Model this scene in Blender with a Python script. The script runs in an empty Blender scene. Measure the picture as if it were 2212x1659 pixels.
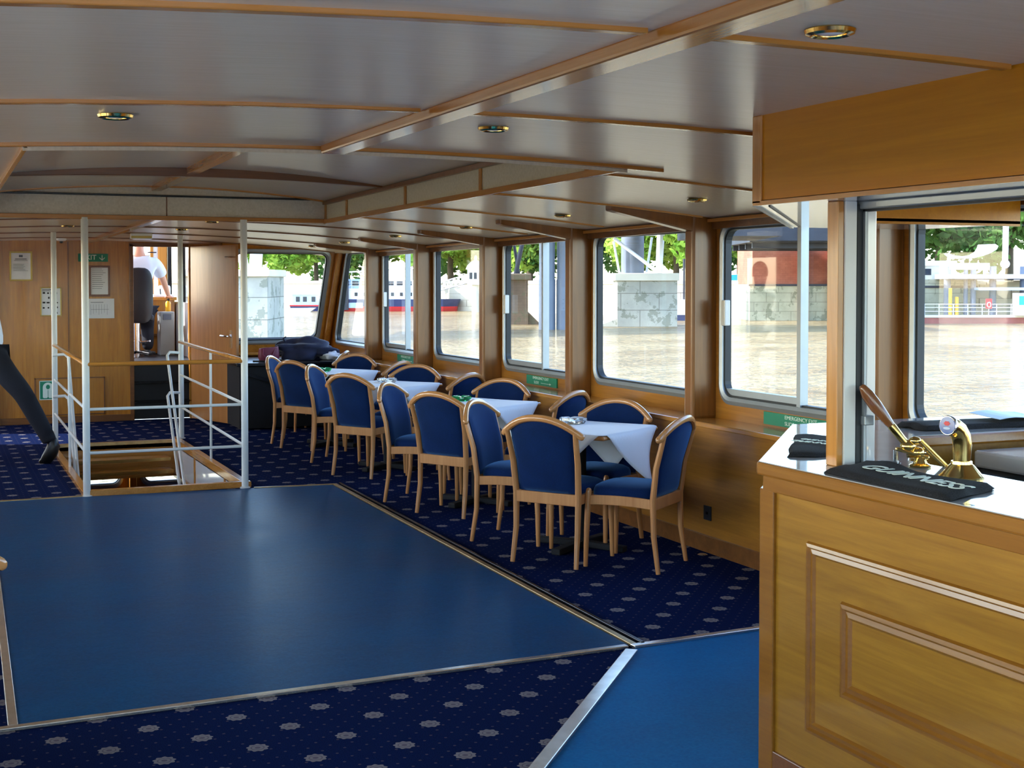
import bpy, math, random
from mathutils import Vector, Matrix, Quaternion
S = bpy.context.scene
COL = S.collection
PI = math.pi
def rad(a): return a*PI/180
def hexc(r, g, b):
    f = lambda c: (c/255/12.92) if c/255 <= .04045 else ((c/255+.055)/1.055)**2.4
    return (f(r), f(g), f(b), 1)

# ------------------------------------------------------------------ materials
class NT:
    def __init__(s, name):
        s.m = bpy.data.materials.new(name); s.m.use_nodes = True
        s.t = s.m.node_tree; s.t.nodes.clear()
        s.out = s.t.nodes.new('ShaderNodeOutputMaterial')
    def n(s, typ, **kw):
        x = s.t.nodes.new('ShaderNode'+typ)
        for k, v in kw.items():
            if k.startswith('_'): setattr(x, k[1:], v)
        return x
    def l(s, a, b): s.t.links.new(a, b)
    def set(s, sock, v):
        if isinstance(v, bpy.types.NodeSocket): s.l(v, sock)
        else: sock.default_value = v
    def math(s, op, a, b=None, c=None):
        x = s.n('Math', _operation=op); s.set(x.inputs[0], a)
        if b is not None: s.set(x.inputs[1], b)
        if c is not None: s.set(x.inputs[2], c)
        return x.outputs[0]
    def coord(s, scale=(1, 1, 1), loc=(0, 0, 0)):
        c = s.n('TexCoord'); mp = s.n('Mapping'); s.l(c.outputs['Object'], mp.inputs[0])
        mp.inputs['Scale'].default_value = scale; mp.inputs['Location'].default_value = loc
        return mp.outputs[0]
    def noise(s, vec, scale, detail=4, rough=.55, dist=0):
        x = s.n('TexNoise'); s.l(vec, x.inputs['Vector'])
        x.inputs['Scale'].default_value = scale; x.inputs['Detail'].default_value = detail
        x.inputs['Roughness'].default_value = rough; x.inputs['Distortion'].default_value = dist
        return x.outputs['Fac']
    def ramp(s, fac, stops):
        x = s.n('ValToRGB'); s.l(fac, x.inputs[0]); e = x.color_ramp.elements
        while len(e) < len(stops): e.new(.5)
        for i, (p, c) in enumerate(stops): e[i].position = p; e[i].color = c
        return x.outputs[0]
    def mix(s, fac, a, b, mode='MIX'):
        x = s.n('Mix', _data_type='RGBA', _blend_type=mode)
        s.set(x.inputs[0], fac); s.set(x.inputs[6], a); s.set(x.inputs[7], b)
        return x.outputs[2]
    def bump(s, h, strength=.2, dist=.01):
        x = s.n('Bump'); s.l(h, x.inputs['Height']); x.inputs['Strength'].default_value = strength
        x.inputs['Distance'].default_value = dist
        return x.outputs[0]
    def pbr(s, col, rough=.5, metal=0, spec=.5, coat=0, coatr=.1, normal=None, sheen=0, trans=0, ior=1.45, tint=None):
        b = s.n('BsdfPrincipled')
        s.set(b.inputs['Base Color'], col); s.set(b.inputs['Roughness'], rough); s.set(b.inputs['Metallic'], metal)
        b.inputs['Specular IOR Level'].default_value = spec; b.inputs['IOR'].default_value = ior
        b.inputs['Coat Weight'].default_value = coat; b.inputs['Coat Roughness'].default_value = coatr
        b.inputs['Sheen Roughness'].default_value = .4; b.inputs['Sheen Tint'].default_value = tint or (1, 1, 1, 1); b.inputs['Sheen Weight'].default_value = sheen; b.inputs['Transmission Weight'].default_value = trans
        if normal: s.l(normal, b.inputs['Normal'])
        s.l(b.outputs[0], s.out.inputs[0])
        return s.m
def flat(name, c, rough=.5, metal=0, var=.08, scale=8, **kw):
    n = NT(name); v = n.noise(n.coord(), scale, 4)
    a = tuple(min(1, x*(1-var)) for x in c[:3])+(1,); b = tuple(min(1, x*(1+var)) for x in c[:3])+(1,)
    return n.pbr(n.ramp(v, [(.3, a), (.7, b)]), rough, metal, **kw)
def wood(name, dark, light, axis='z', rough=.3, coat=.3, fig=1.0):
    n = NT(name)
    s1 = {'x': (.6, 7, 7), 'y': (7, .6, 7), 'z': (7, 7, .6)}[axis]
    s2 = {'x': (2.5, 90, 90), 'y': (90, 2.5, 90), 'z': (90, 90, 2.5)}[axis]
    a = n.noise(n.coord(s1), 1.6*fig, 5, .6, 1.1); b = n.noise(n.coord(s2), 1.0, 3, .6, .3)
    f = n.math('ADD', n.math('MULTIPLY', a, .7), n.math('MULTIPLY', b, .3))
    c = n.ramp(f, [(.32, dark), (.52, tuple((x+y)/2 for x, y in zip(dark, light))), (.68, light)])
    return n.pbr(c, rough, coat=coat, coatr=.12, normal=n.bump(b, .06, .004))

M = {}
M['wall_wood'] = wood('wall_oak', hexc(156, 100, 36), hexc(198, 136, 56), 'z', .28, .35)
M['wall_wood_y'] = wood('wall_oak_along', hexc(144, 90, 28), hexc(184, 124, 46), 'y', .28, .35)
M['trim_wood_x'] = wood('trim_oak_across', hexc(172, 112, 42), hexc(214, 150, 72), 'x', .25, .4)
M['trim_wood_y'] = wood('trim_oak_along', hexc(176, 114, 44), hexc(216, 152, 76), 'y', .22, .5)
M['trim_wood_z'] = wood('trim_oak_upright', hexc(168, 108, 40), hexc(212, 148, 70), 'z', .25, .4)
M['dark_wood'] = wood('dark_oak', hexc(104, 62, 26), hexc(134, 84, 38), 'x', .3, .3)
M['bulk_wood'] = wood('bulkhead_veneer', hexc(162, 100, 26), hexc(198, 132, 42), 'z', .26, .4, 1.6)
M['bar_wood'] = wood('bar_oak', hexc(128, 84, 12), hexc(160, 112, 30), 'y', .34, .2, 1.5)
M['bar_trim'] = wood('bar_oak_moulding', hexc(122, 74, 14), hexc(150, 98, 28), 'y', .3, .3)
M['canopy_wood'] = wood('canopy_oak', hexc(190, 122, 12), hexc(214, 146, 24), 'y', .4, .0, .8)
M['chair_wood'] = wood('beech', hexc(180, 120, 70), hexc(208, 150, 96), 'z', .3, .3, .8)
M['chair_rail'] = wood('beech_rail', hexc(176, 116, 66), hexc(208, 150, 94), 'x', .2, .5, .8)
M['pillar_wood'] = wood('pillar_oak', hexc(116, 70, 24), hexc(148, 94, 36), 'z', .3, .25)
M['handle_wood'] = wood('turned_handle_wood', hexc(104, 62, 34), hexc(146, 96, 58), 'z', .2, .6)
M['door_wood'] = wood('door_veneer', hexc(150, 96, 48), hexc(176, 118, 64), 'z', .35, .2, 1.2)
M['white_paint'] = flat('white_gloss_paint', hexc(222, 224, 220), .25, var=.03)
M['white_panel'] = flat('white_laminate', hexc(238, 240, 242), .06, var=.01, coat=.6)
M['alu'] = flat('anodised_aluminium', hexc(158, 166, 172), .42, .6, var=.04)
M['alu_dark'] = flat('window_seal_rubber', hexc(40, 44, 48), .5, var=.05)
M['steel_strip'] = flat('worn_metal_edging', hexc(228, 224, 214), .22, .9, var=.12, scale=20)
M['brass'] = flat('polished_brass', (.83, .58, .2, 1), .16, 1, var=.08, scale=20)
M['brass_dull'] = flat('worn_brass_edging', (.5, .36, .18, 1), .35, .8, var=.2, scale=14)
M['chrome'] = flat('chrome', (.8, .8, .82, 1), .12, 1, var=.02)
M['lamp_glass'] = flat('frosted_lamp_lens', hexc(236, 240, 244), .15, var=.05)
M['black'] = flat('black_cloth', hexc(14, 14, 17), .8, var=.2)
M['black_gloss'] = flat('black_lacquer', hexc(18, 18, 22), .25, var=.1)
M['charcoal'] = flat('dark_vinyl', hexc(26, 29, 38), .45, var=.15)
M['navy_cloth'] = flat('navy_nylon', hexc(20, 26, 56), .75, var=.25, scale=12, sheen=.2)
M['maroon'] = flat('maroon_leather', hexc(112, 32, 58), .5, var=.15, scale=12)
M['plastic_bag'] = flat('white_polythene', hexc(232, 232, 236), .35, var=.03)
M['paper'] = flat('paper', hexc(222, 226, 232), .35, var=.02, coat=.4)
M['ink'] = flat('grey_print', hexc(96, 104, 118), .6, var=.1)
M['black_ink'] = flat('black_print', hexc(30, 32, 36), .6, var=.1)
M['green_sign'] = flat('green_sign_plastic', hexc(16, 132, 98), .35, var=.04)
M['sign_white'] = flat('pale_sign_print', hexc(226, 240, 228), .5, var=.02)
M['gold_frame'] = flat('gold_frame_paint', hexc(190, 164, 86), .35, .3, var=.08)
M['red_frame'] = wood('mahogany_frame', hexc(92, 40, 18), hexc(118, 56, 26), 'z', .3, .3)
M['skin'] = flat('skin', hexc(214, 158, 132), .55, var=.05)
M['shirt'] = flat('white_cotton', hexc(226, 232, 246), .8, var=.03)
M['trouser'] = flat('dark_trousers', hexc(18, 20, 32), .85, var=.15)
M['hair'] = flat('grey_brown_hair', hexc(84, 66, 52), .6, var=.2)
M['shoe'] = flat('black_leather', hexc(16, 16, 18), .35, var=.15)
M['eye'] = flat('eye', hexc(40, 34, 32), .2, var=.1)
M['lip'] = flat('lips', hexc(186, 112, 100), .5, var=.05)
M['grey_box'] = flat('grey_enamel', hexc(140, 146, 148), .35, var=.05)
M['yellow'] = flat('yellow_paint', hexc(226, 164, 34), .3, var=.04)
M['red'] = flat('red_paint', hexc(206, 40, 52), .4, var=.06)
M['hull_navy'] = flat('navy_hull_paint', hexc(44, 60, 104), .35, var=.06)
M['hull_red'] = flat('red_hull_paint', hexc(190, 50, 52), .45, var=.08)
M['white_hull'] = flat('white_hull_paint', hexc(226, 230, 238), .4, var=.03)
M['pale_blue'] = flat('pale_blue_paint', hexc(172, 196, 222), .4, var=.03)
M['cyan_paint'] = flat('cyan_sheeting', hexc(60, 178, 206), .5, var=.05)
M['steel_grey'] = flat('grey_bridge_paint', hexc(98, 108, 124), .5, var=.1, scale=.7)
M['dark_steel'] = flat('dark_bridge_steel', hexc(46, 50, 60), .6, var=.2, scale=.5)
M['pylon_white'] = flat('white_bridge_paint', hexc(226, 232, 236), .4, var=.03)
M['bark'] = flat('tree_bark', hexc(84, 72, 56), .9, var=.2, scale=3)
M['dark_glass'] = flat('dark_window_glass', hexc(40, 50, 62), .12, var=.1)
M['blue_badge'] = flat('blue_badge_enamel', hexc(36, 92, 168), .2, var=.08, scale=60)
M['bar_top'] = flat('bar_top_laminate', hexc(168, 172, 176), .07, var=.06, scale=5)
M['concrete'] = flat('pale_concrete', hexc(206, 204, 194), .8, var=.08, scale=.6)
M['rust_hull'] = flat('red_oxide_pontoon', hexc(150, 92, 84), .7, var=.2, scale=.8)
M['outer_paint'] = flat('outer_white_paint', hexc(238, 238, 234), .6, var=.02)
M['lower_carpet'] = flat('lower_deck_carpet', hexc(40, 48, 92), .95, var=.2, scale=30)

def _glass():
    n = NT('window_glass')
    t = n.n('BsdfTransparent'); t.inputs[0].default_value = (.93, .96, .96, 1)
    g = n.n('BsdfGlossy'); g.inputs['Roughness'].default_value = .02
    lw = n.n('LayerWeight'); f = n.math('ADD', .05, n.math('MULTIPLY', n.math('POWER', lw.outputs['Facing'], 5.0), .8))
    x = n.n('MixShader'); n.l(f, x.inputs[0]); n.l(t.outputs[0], x.inputs[1]); n.l(g.outputs[0], x.inputs[2])
    n.l(x.outputs[0], n.out.inputs[0]); return n.m
M['glass'] = _glass()
def _dish(name, col):
    n = NT(name); return n.pbr(col, .04, trans=.9, ior=1.45)
M['clear_dish'] = _dish('clear_dish_glass', (.92, .96, .96, 1))
M['green_dish'] = _dish('green_dish_glass', (.02, .5, .16, 1))

def _ceil():
    n = NT('ceiling_linen_panel')
    a = n.noise(n.coord((1.2, 26, 26)), 3.0, 4, .6, .2); b = n.noise(n.coord(), 1.1, 3)
    f = n.math('ADD', n.math('MULTIPLY', a, .6), n.math('MULTIPLY', b, .4))
    c = n.ramp(f, [(.3, hexc(226, 212, 184)), (.7, hexc(240, 228, 206))])
    return n.pbr(c, .26, spec=.5)
M['ceiling'] = _ceil()
def _coaming():
    n = NT('cream_coaming_panel'); a = n.noise(n.coord(), 60, 3)
    return n.pbr(n.ramp(a, [(.3, hexc(206, 200, 182)), (.7, hexc(222, 216, 200))]), .5)
M['coaming'] = _coaming()

def _carpet():
    n = NT('patterned_blue_carpet')
    c = n.n('TexCoord'); sp = n.n('SeparateXYZ'); n.l(c.outputs['Object'], sp.inputs[0])
    X, Y = sp.outputs[0], sp.outputs[1]
    ang = None
    def lat(px, py, ox, oy):
        u = n.math('DIVIDE', n.math('SUBTRACT', X, ox), px); v = n.math('DIVIDE', n.math('SUBTRACT', Y, oy), py)
        fu = n.math('MULTIPLY', n.math('SUBTRACT', n.math('FRACT', n.math('ADD', u, 100.5)), .5), px)
        fv = n.math('MULTIPLY', n.math('SUBTRACT', n.math('FRACT', n.math('ADD', v, 100.5)), .5), py)
        d = n.math('SQRT', n.math('ADD', n.math('MULTIPLY', fu, fu), n.math('MULTIPLY', fv, fv)))
        a = n.math('ARCTAN2', fv, fu)
        return d, a
    def both(px, py, ox, oy, r, petals):
        ms = []
        for k in (0, .5):
            d, a = lat(px, py, ox+k*px, oy+k*py)
            if petals:
                rr = n.math('ADD', r, n.math('MULTIPLY', n.math('COSINE', n.math('MULTIPLY', a, petals)), r*.09))
                rim = n.math('LESS_THAN', d, rr)
                core = n.math('LESS_THAN', d, r*.28); ring = n.math('MULTIPLY', n.math('GREATER_THAN', d, r*.55), n.math('LESS_THAN', d, r*.66))
                ms.append((rim, n.math('MAXIMUM', core, ring)))
            else: ms.append((n.math('LESS_THAN', d, r), None))
        return ms
    fuzz = n.noise(n.coord(), 260, 2); cloud = n.noise(n.coord(), 1.4, 3)
    base = n.ramp(fuzz, [(.3, hexc(7, 17, 48)), (.7, hexc(16, 36, 84))])
    base = n.mix(n.math('MULTIPLY', cloud, .35), base, hexc(8, 16, 56))
    (m1, e1), (m2, e2) = both(.314, .35, 2.109, 5.06, .036, 9)
    (s1, _), (s2, _) = both(.0785, .0875, 2.07, 5.03, .0055, 0)
    col = n.mix(n.math('MULTIPLY', n.math('MAXIMUM', s1, s2), .55), base, hexc(92, 84, 92))
    col = n.mix(n.math('MAXIMUM', m1, m2), col, hexc(124, 121, 124))
    col = n.mix(n.math('MAXIMUM', n.math('MULTIPLY', m1, e1), n.math('MULTIPLY', m2, e2)), col, hexc(96, 92, 104))
    return n.pbr(col, 1.0, spec=.03, normal=n.bump(fuzz, .35, .004))
M['carpet'] = _carpet()
def _vinyl(name, c1, c2, rough):
    n = NT(name); a = n.noise(n.coord(), 90, 3); b = n.noise(n.coord(), 1.6, 4)
    f = n.math('ADD', n.math('MULTIPLY', a, .5), n.math('MULTIPLY', b, .5))
    r = n.math('ADD', n.math('MULTIPLY', b, .14), rough-.07)
    return n.pbr(n.ramp(f, [(.34, c1), (.66, c2)]), r, spec=.4, ior=1.13, normal=n.bump(n.math('ADD', a, n.math('MULTIPLY', n.noise(n.coord(), 14, 3), 3)), .12, .003))
M['dance'] = _vinyl('navy_speckled_vinyl', hexc(2, 58, 98), hexc(8, 80, 126), .36)
M['bar_mat'] = _vinyl('blue_vinyl', hexc(2, 90, 152), hexc(6, 112, 178), .5)
def _fabric():
    n = NT('blue_woven_upholstery'); a = n.noise(n.coord((1, 1, 1)), 320, 2); b = n.noise(n.coord(), 5, 3)
    f = n.math('ADD', n.math('MULTIPLY', a, .6), n.math('MULTIPLY', b, .4))
    return n.pbr(n.ramp(f, [(.3, hexc(9, 25, 58)), (.7, hexc(16, 42, 92))]), .85, spec=.1, sheen=.55, tint=(.22, .5, 1, 1), normal=n.bump(a, .2, .002))
M['fabric'] = _fabric()
M['cloth'] = flat('white_table_linen', hexc(244, 247, 252), .7, var=.02, scale=4, sheen=.2)
def _towel():
    n = NT('black_bar_towelling'); a = n.noise(n.coord(), 240, 2)
    return n.pbr(n.ramp(a, [(.3, hexc(14, 15, 18)), (.7, hexc(34, 36, 42))]), .95, normal=n.bump(a, .6, .004))
M['towel'] = _towel()
def _stone(name, c1, c2, sc=.35, moss=True, bw=3.2, bh=1.4):
    n = NT(name)
    c = n.n('TexCoord'); sp = n.n('SeparateXYZ'); n.l(c.outputs['Object'], sp.inputs[0])
    cb = n.n('CombineXYZ'); n.l(n.math('ADD', sp.outputs[0], n.math('MULTIPLY', sp.outputs[1], .7)), cb.inputs[0]); n.l(sp.outputs[2], cb.inputs[1])
    b = n.n('TexBrick'); n.l(cb.outputs[0], b.inputs['Vector']); b.inputs['Scale'].default_value = 1
    b.inputs['Brick Width'].default_value = bw; b.inputs['Row Height'].default_value = bh; b.inputs['Mortar Size'].default_value = .02*bh
    b.inputs['Color1'].default_value = (1, 1, 1, 1); b.inputs['Color2'].default_value = (.86, .86, .86, 1); b.inputs['Mortar'].default_value = (.4, .4, .4, 1)
    a = n.noise(n.coord(), sc, 6, .65)
    col = n.mix(1, n.ramp(a, [(.3, c1), (.7, c2)]), b.outputs[0], 'MULTIPLY')
    if moss: col = n.mix(n.math('MULTIPLY', n.math('GREATER_THAN', n.noise(n.coord(), .8, 6, .7), .56), .45), col, hexc(70, 84, 62))
    return n.pbr(col, .85)
M['stone'] = _stone('pier_stone', hexc(150, 152, 146), hexc(184, 184, 174))
M['wall_stone'] = _stone('embankment_stone', hexc(190, 182, 160), hexc(216, 208, 188), .3, False, 2.2, .8)
M['brick'] = _stone('red_brick', hexc(146, 84, 66), hexc(178, 110, 88), .3, False, .5, .2)
M['brick_dark'] = _stone('sooty_brown_brick', hexc(92, 78, 66), hexc(122, 104, 86), .4, True, .6, .25)
M['weed_stone'] = _stone('weedy_river_wall', hexc(150, 152, 130), hexc(190, 188, 166), .3, True, 2.4, .9)
def _leaf(name, c1, c2):
    n = NT(name); a = n.noise(n.coord(), 1.1, 3)
    c = n.ramp(a, [(.35, c1), (.65, c2)])
    d = n.n('BsdfDiffuse'); n.l(c, d.inputs[0]); t = n.n('BsdfTranslucent'); n.l(c, t.inputs[0])
    x = n.n('MixShader'); x.inputs[0].default_value = .35; n.l(d.outputs[0], x.inputs[1]); n.l(t.outputs[0], x.inputs[2])
    n.l(x.outputs[0], n.out.inputs[0]); return n.m
M['leaf'] = _leaf('plane_tree_leaves', hexc(96, 138, 48), hexc(176, 200, 92))
M['leaf2'] = _leaf('dark_tree_leaves', hexc(58, 92, 46), hexc(108, 142, 70))
def _water():
    n = NT('river_water')
    v = n.coord((1, 1.6, 1))
    a = n.noise(v, .9, 5, .6, .4); b = n.noise(n.coord((1, 1.5, 1)), .12, 4, .6); w = n.noise(v, 4.5, 3, .6)
    h = n.math('ADD', n.math('MULTIPLY', a, 1.0), n.math('MULTIPLY', w, .16))
    c = n.ramp(b, [(.35, hexc(152, 128, 88)), (.65, hexc(186, 164, 120))])
    return n.pbr(c, .12, spec=.5, ior=1.33, normal=n.bump(h, 1.0, 1.1))
M['water'] = _water()
M['ground'] = flat('paved_ground', hexc(170, 164, 150), .9, var=.1, scale=.3)

# ------------------------------------------------------------------ mesh builder
class MB:
    def __init__(s): s.v = []; s.f = []; s.mi = []
    def add(s, vs, fs, mi=0):
        o = len(s.v); s.v += [tuple(p) for p in vs]
        s.f += [tuple(i+o for i in f) for f in fs]; s.mi += [mi]*len(fs); return s
    def box(s, x0, y0, z0, x1, y1, z1, mi=0):
        v = [(x, y, z) for x in (x0, x1) for y in (y0, y1) for z in (z0, z1)]
        return s.add(v, [(0, 1, 3, 2), (4, 6, 7, 5), (0, 4, 5, 1), (2, 3, 7, 6), (0, 2, 6, 4), (1, 5, 7, 3)], mi)
    def prism(s, poly, vec, mi=0):
        n = len(poly); vec = Vector(vec)
        v = [Vector(p) for p in poly]; v += [p+vec for p in v]
        f = [tuple(range(n-1, -1, -1)), tuple(range(n, 2*n))]+[(i, (i+1) % n, n+(i+1) % n, n+i) for i in range(n)]
        return s.add(v, f, mi)
    def slab(s, poly2, z0, z1, mi=0): return s.prism([(x, y, z0) for x, y in poly2], (0, 0, z1-z0), mi)
    def bar(s, p, q, w, h, up=(0, 0, 1), mi=0):
        p, q = Vector(p), Vector(q); d = (q-p).normalized(); u = Vector(up); a = d.cross(u).normalized(); u = a.cross(d)
        v = [e+a*(sx*w/2)+u*(sz*h/2) for e in (p, q) for sx, sz in ((-1, -1), (1, -1), (1, 1), (-1, 1))]
        return s.add(v, [(0, 1, 2, 3), (7, 6, 5, 4), (0, 4, 5, 1), (1, 5, 6, 2), (2, 6, 7, 3), (3, 7, 4, 0)], mi)
    def loft(s, rings, caps=True, closed=False, mi=0):
        n = len(rings[0]); v = [p for r in rings for p in r]; f = []; m = len(rings)
        for j in range(m if closed else m-1):
            k = (j+1) % m
            for i in range(n): f.append((j*n+i, j*n+(i+1) % n, k*n+(i+1) % n, k*n+i))
        if caps and not closed: f += [tuple(range(n-1, -1, -1)), tuple((m-1)*n+i for i in range(n))]
        return s.add(v, f, mi)
    def tube(s, pts, r, n=10, closed=False, mi=0, sq=None, round_ends=False):
        P = [Vector(p) for p in pts]; m = len(P)
        R = [r]*m if not isinstance(r, (list, tuple)) else list(r)
        T = []
        for i in range(m):
            a = P[(i-1) % m] if closed or i > 0 else P[i]; b = P[(i+1) % m] if closed or i < m-1 else P[i]
            T.append((b-a).normalized())
        u = T[0].orthogonal().normalized()
        if abs(T[0].z) < .9: u = (Vector((0, 0, 1))-T[0]*T[0].z).normalized()
        rings = []
        for i in range(m):
            u = (u-T[i]*u.dot(T[i])).normalized(); w = T[i].cross(u)
            ring = []
            for k in range(n):
                a = 2*PI*k/n; ca, sa = math.cos(a), math.sin(a)
                if sq: ca, sa = ca*sq[0], sa*sq[1]
                ring.append(P[i]+(u*ca+w*sa)*R[i])
            rings.append(ring)
        if round_ends and not closed:
            def cap(i, sgn):
                out = []
                for e in (.55, .9):
                    off = T[i]*(sgn*R[i]*e); k = math.sqrt(1-e*e)
                    out.append([P[i]+off+(q-P[i])*k for q in rings[i]])
                return out
            A = cap(0, -1)[::-1]; B = cap(m-1, 1); rings = A+rings+B
        return s.loft(rings, True, closed, mi)
    def lathe(s, prof, c=(0, 0, 0), n=24, ax=None, mi=0, arc=None):
        c = Vector(c); Mx = ax or Matrix.Identity(3)
        rings = [[c+Mx @ Vector((r*math.cos(2*PI*k/n), r*math.sin(2*PI*k/n), z)) for k in range(n)] for r, z in prof]
        return s.loft(rings, True, False, mi)
    def grid(s, fn, nu, nv, mi=0):
        v = [fn(i/nu, j/nv) for j in range(nv+1) for i in range(nu+1)]; w = nu+1
        return s.add(v, [(j*w+i, j*w+i+1, (j+1)*w+i+1, (j+1)*w+i) for j in range(nv) for i in range(nu)], mi)
    def ell(s, c, r, n=14, m=9, rot=None, mi=0):
        c = Vector(c); R = rot or Matrix.Identity(3); rings = []
        for j in range(m):
            t = PI*(j+.5)/m
            rings.append([c+R @ Vector((r[0]*math.sin(t)*math.cos(2*PI*k/n), r[1]*math.sin(t)*math.sin(2*PI*k/n), -r[2]*math.cos(t))) for k in range(n)])
        return s.loft(rings, True, False, mi)
    def build(s, name, mat, parent=None, smooth=False, bevel=0, sub=0, solid=0, world=False, seg=2, ang=35):
        me = bpy.data.meshes.new(name)
        v = s.v
        if world and parent is not None:
            inv = root_matrix(parent).inverted(); v = [tuple(inv @ Vector(p)) for p in v]
        me.from_pydata(v, [], s.f)
        for mm in (mat if isinstance(mat, list) else [mat]): me.materials.append(M[mm] if isinstance(mm, str) else mm)
        me.polygons.foreach_set('material_index', s.mi); me.update()
        import bmesh
        b = bmesh.new(); b.from_mesh(me); bmesh.ops.recalc_face_normals(b, faces=b.faces); b.to_mesh(me); b.free()
        if smooth:
            me.shade_smooth(); me.set_sharp_from_angle(angle=rad(ang))
        o = bpy.data.objects.new(name, me); COL.objects.link(o)
        if parent is not None: o.parent = parent
        if solid: md = o.modifiers.new('thickness', 'SOLIDIFY'); md.thickness = solid; md.offset = 0
        if bevel:
            md = o.modifiers.new('bevel', 'BEVEL'); md.width = bevel; md.segments = seg; md.limit_method = 'ANGLE'; md.angle_limit = rad(40)
        if sub: md = o.modifiers.new('subdiv', 'SUBSURF'); md.levels = sub; md.render_levels = sub
        return o
def root_matrix(o):
    m = Matrix.LocRotScale(o.location, o.rotation_euler, o.scale)
    return root_matrix(o.parent) @ m if o.parent else m
def tag(o, label=None, cat=None, group=None, kind=None):
    if label: o['label'] = label
    if cat: o['category'] = cat
    if group: o['group'] = group
    if kind: o['kind'] = kind
    return o
def thing(name, label, cat, loc=(0, 0, 0), rz=0, group=None, kind=None):
    o = bpy.data.objects.new(name, None); COL.objects.link(o); o.empty_display_size = .05
    o.location = loc; o.rotation_euler = (0, 0, rz)
    return tag(o, label, cat, group, kind)
def struct(o, label, cat): return tag(o, label, cat, None, 'structure')
def kids(o): return [c for c in bpy.data.objects if c.parent == o]
def dup(o, parent=None, tree=None):
    c = o.copy(); COL.objects.link(c)
    if parent is not None: c.parent = parent
    for k in (tree or CH).get(o.name, []): dup(k, c, tree)
    return c
CH = {}
def index_children(root):
    CH[root.name] = kids(root)
    for k in CH[root.name]: index_children(k)
def clone(root, loc, rz, label, group=None):
    c = dup(root); c.location = loc; c.rotation_euler = (0, 0, rz); c['label'] = label
    if group: c['group'] = group
    return c
def text(name, s, size, mat, parent, mtx, ext=.001, align='CENTER', sx=1.0, bold=0):
    cu = bpy.data.curves.new(name, 'FONT'); cu.body = s; cu.size = size; cu.extrude = ext; cu.align_x = align; cu.align_y = 'CENTER'; cu.offset = bold
    t = bpy.data.objects.new(name+'_curve', cu); COL.objects.link(t)
    dg = bpy.context.evaluated_depsgraph_get(); dg.update()
    me = bpy.data.meshes.new_from_object(t.evaluated_get(dg)); me.name = name
    bpy.data.objects.remove(t); bpy.data.curves.remove(cu)
    me.materials.clear(); me.materials.append(M[mat])
    me.transform(mtx @ Matrix.Diagonal((sx, 1, 1, 1)))
    o = bpy.data.objects.new(name, me); COL.objects.link(o)
    if parent is not None: o.parent = parent
    return o
def frame_mtx(o, xdir, ydir):
    x = Vector(xdir).normalized(); y = Vector(ydir).normalized(); z = x.cross(y)
    m = Matrix.Identity(4)
    for i in range(3): m[i][0], m[i][1], m[i][2], m[i][3] = x[i], y[i], z[i], o[i]
    return m
def skin(name, pts, edges, mat, parent, sub=2, root=0):
    """a jointed body: pts = [(x,y,z,rx,ry)]"""
    me = bpy.data.meshes.new(name); me.from_pydata([p[:3] for p in pts], edges, []); me.materials.append(M[mat])
    o = bpy.data.objects.new(name, me); COL.objects.link(o); o.parent = parent
    md = o.modifiers.new('skin', 'SKIN'); md.use_smooth_shade = True; md.branch_smoothing = .6
    for i, p in enumerate(pts):
        sv = me.skin_vertices[0].data[i]; sv.radius = (p[3], p[4] if len(p) > 4 else p[3]); sv.use_root = (i == root)
    md = o.modifiers.new('subdiv', 'SUBSURF'); md.levels = sub; md.render_levels = sub
    return o
SKY, SUN, EXPO = .58, 4.4, 1.25
# ================================================================== the setting
XC = 1.6
def cz(x, y): return 2.15-.0192*(x-XC)**2-max(0, y-5.35)*.008
# ---- floors
m = MB()
xs = [-1.22, 1.06, 2.24, 4.42]; ys = [-1.66, 10.4, 13.75, 15.95]
for i in range(3):
    for j in range(3):
        if i == 1 and j == 1: continue
        m.box(xs[i], ys[j], -.06, xs[i+1], ys[j+1], 0)
struct(m.build('floor', 'carpet'), 'navy carpet with grey medallions covering the saloon deck', 'floor')
m = MB().slab([(.262, 5.085), (2.79, 5.165), (2.87, 10.2), (2.24, 10.27), (1.06, 10.35), (.33, 10.36)], .0, .006)
struct(m.build('dance_floor', 'dance'), 'dark blue vinyl dance floor panel inside the carpet', 'floor')
m = MB().slab([(2.79, 5.1), (4.19, 5.2), (4.19, 4.5), (3.2, 4.45), (2.5, 3.66), (2.5, 1.2), (-.6, 1.2)], .0, .005)
struct(m.build('bar_floor', 'bar_mat'), 'brighter blue vinyl floor strip in front of the bar', 'floor')
def strip(k, pts, w, h, mat, label):
    m = MB()
    for a, b in zip(pts[:-1], pts[1:]): m.bar((a[0], a[1], h/2), (b[0], b[1], h/2), w, h)
    struct(m.build('trim_%d' % k, mat, bevel=.003), label, 'floor trim')
strip(1, [(.2, 5.06), (2.77, 5.14)], .034, .014, 'steel_strip', 'worn metal edging along the near edge of the dance floor')
strip(2, [(2.81, 5.14), (2.895, 10.2)], .03, .014, 'brass_dull', 'brass edging between dance floor and dining tables')
strip(3, [(2.85, 5.14), (2.935, 10.2)], .018, .02, 'black_gloss', 'dark rubber edging beside the brass dance floor strip')
strip(4, [(.25, 5.08), (.36, 10.36)], .036, .014, 'steel_strip', 'worn metal edging on the port side of the dance floor')
strip(5, [(.37, 10.37), (1.02, 10.37)], .03, .012, 'brass_dull', 'brass edging across the far port end of the dance floor')
strip(6, [(2.27, 10.27), (2.9, 10.2)], .03, .012, 'brass_dull', 'brass edging across the far end beside the white pole')
strip(7, [(2.79, 5.125), (4.19, 5.2)], .04, .016, 'steel_strip', 'bright metal edging between carpet and bar floor')
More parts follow.
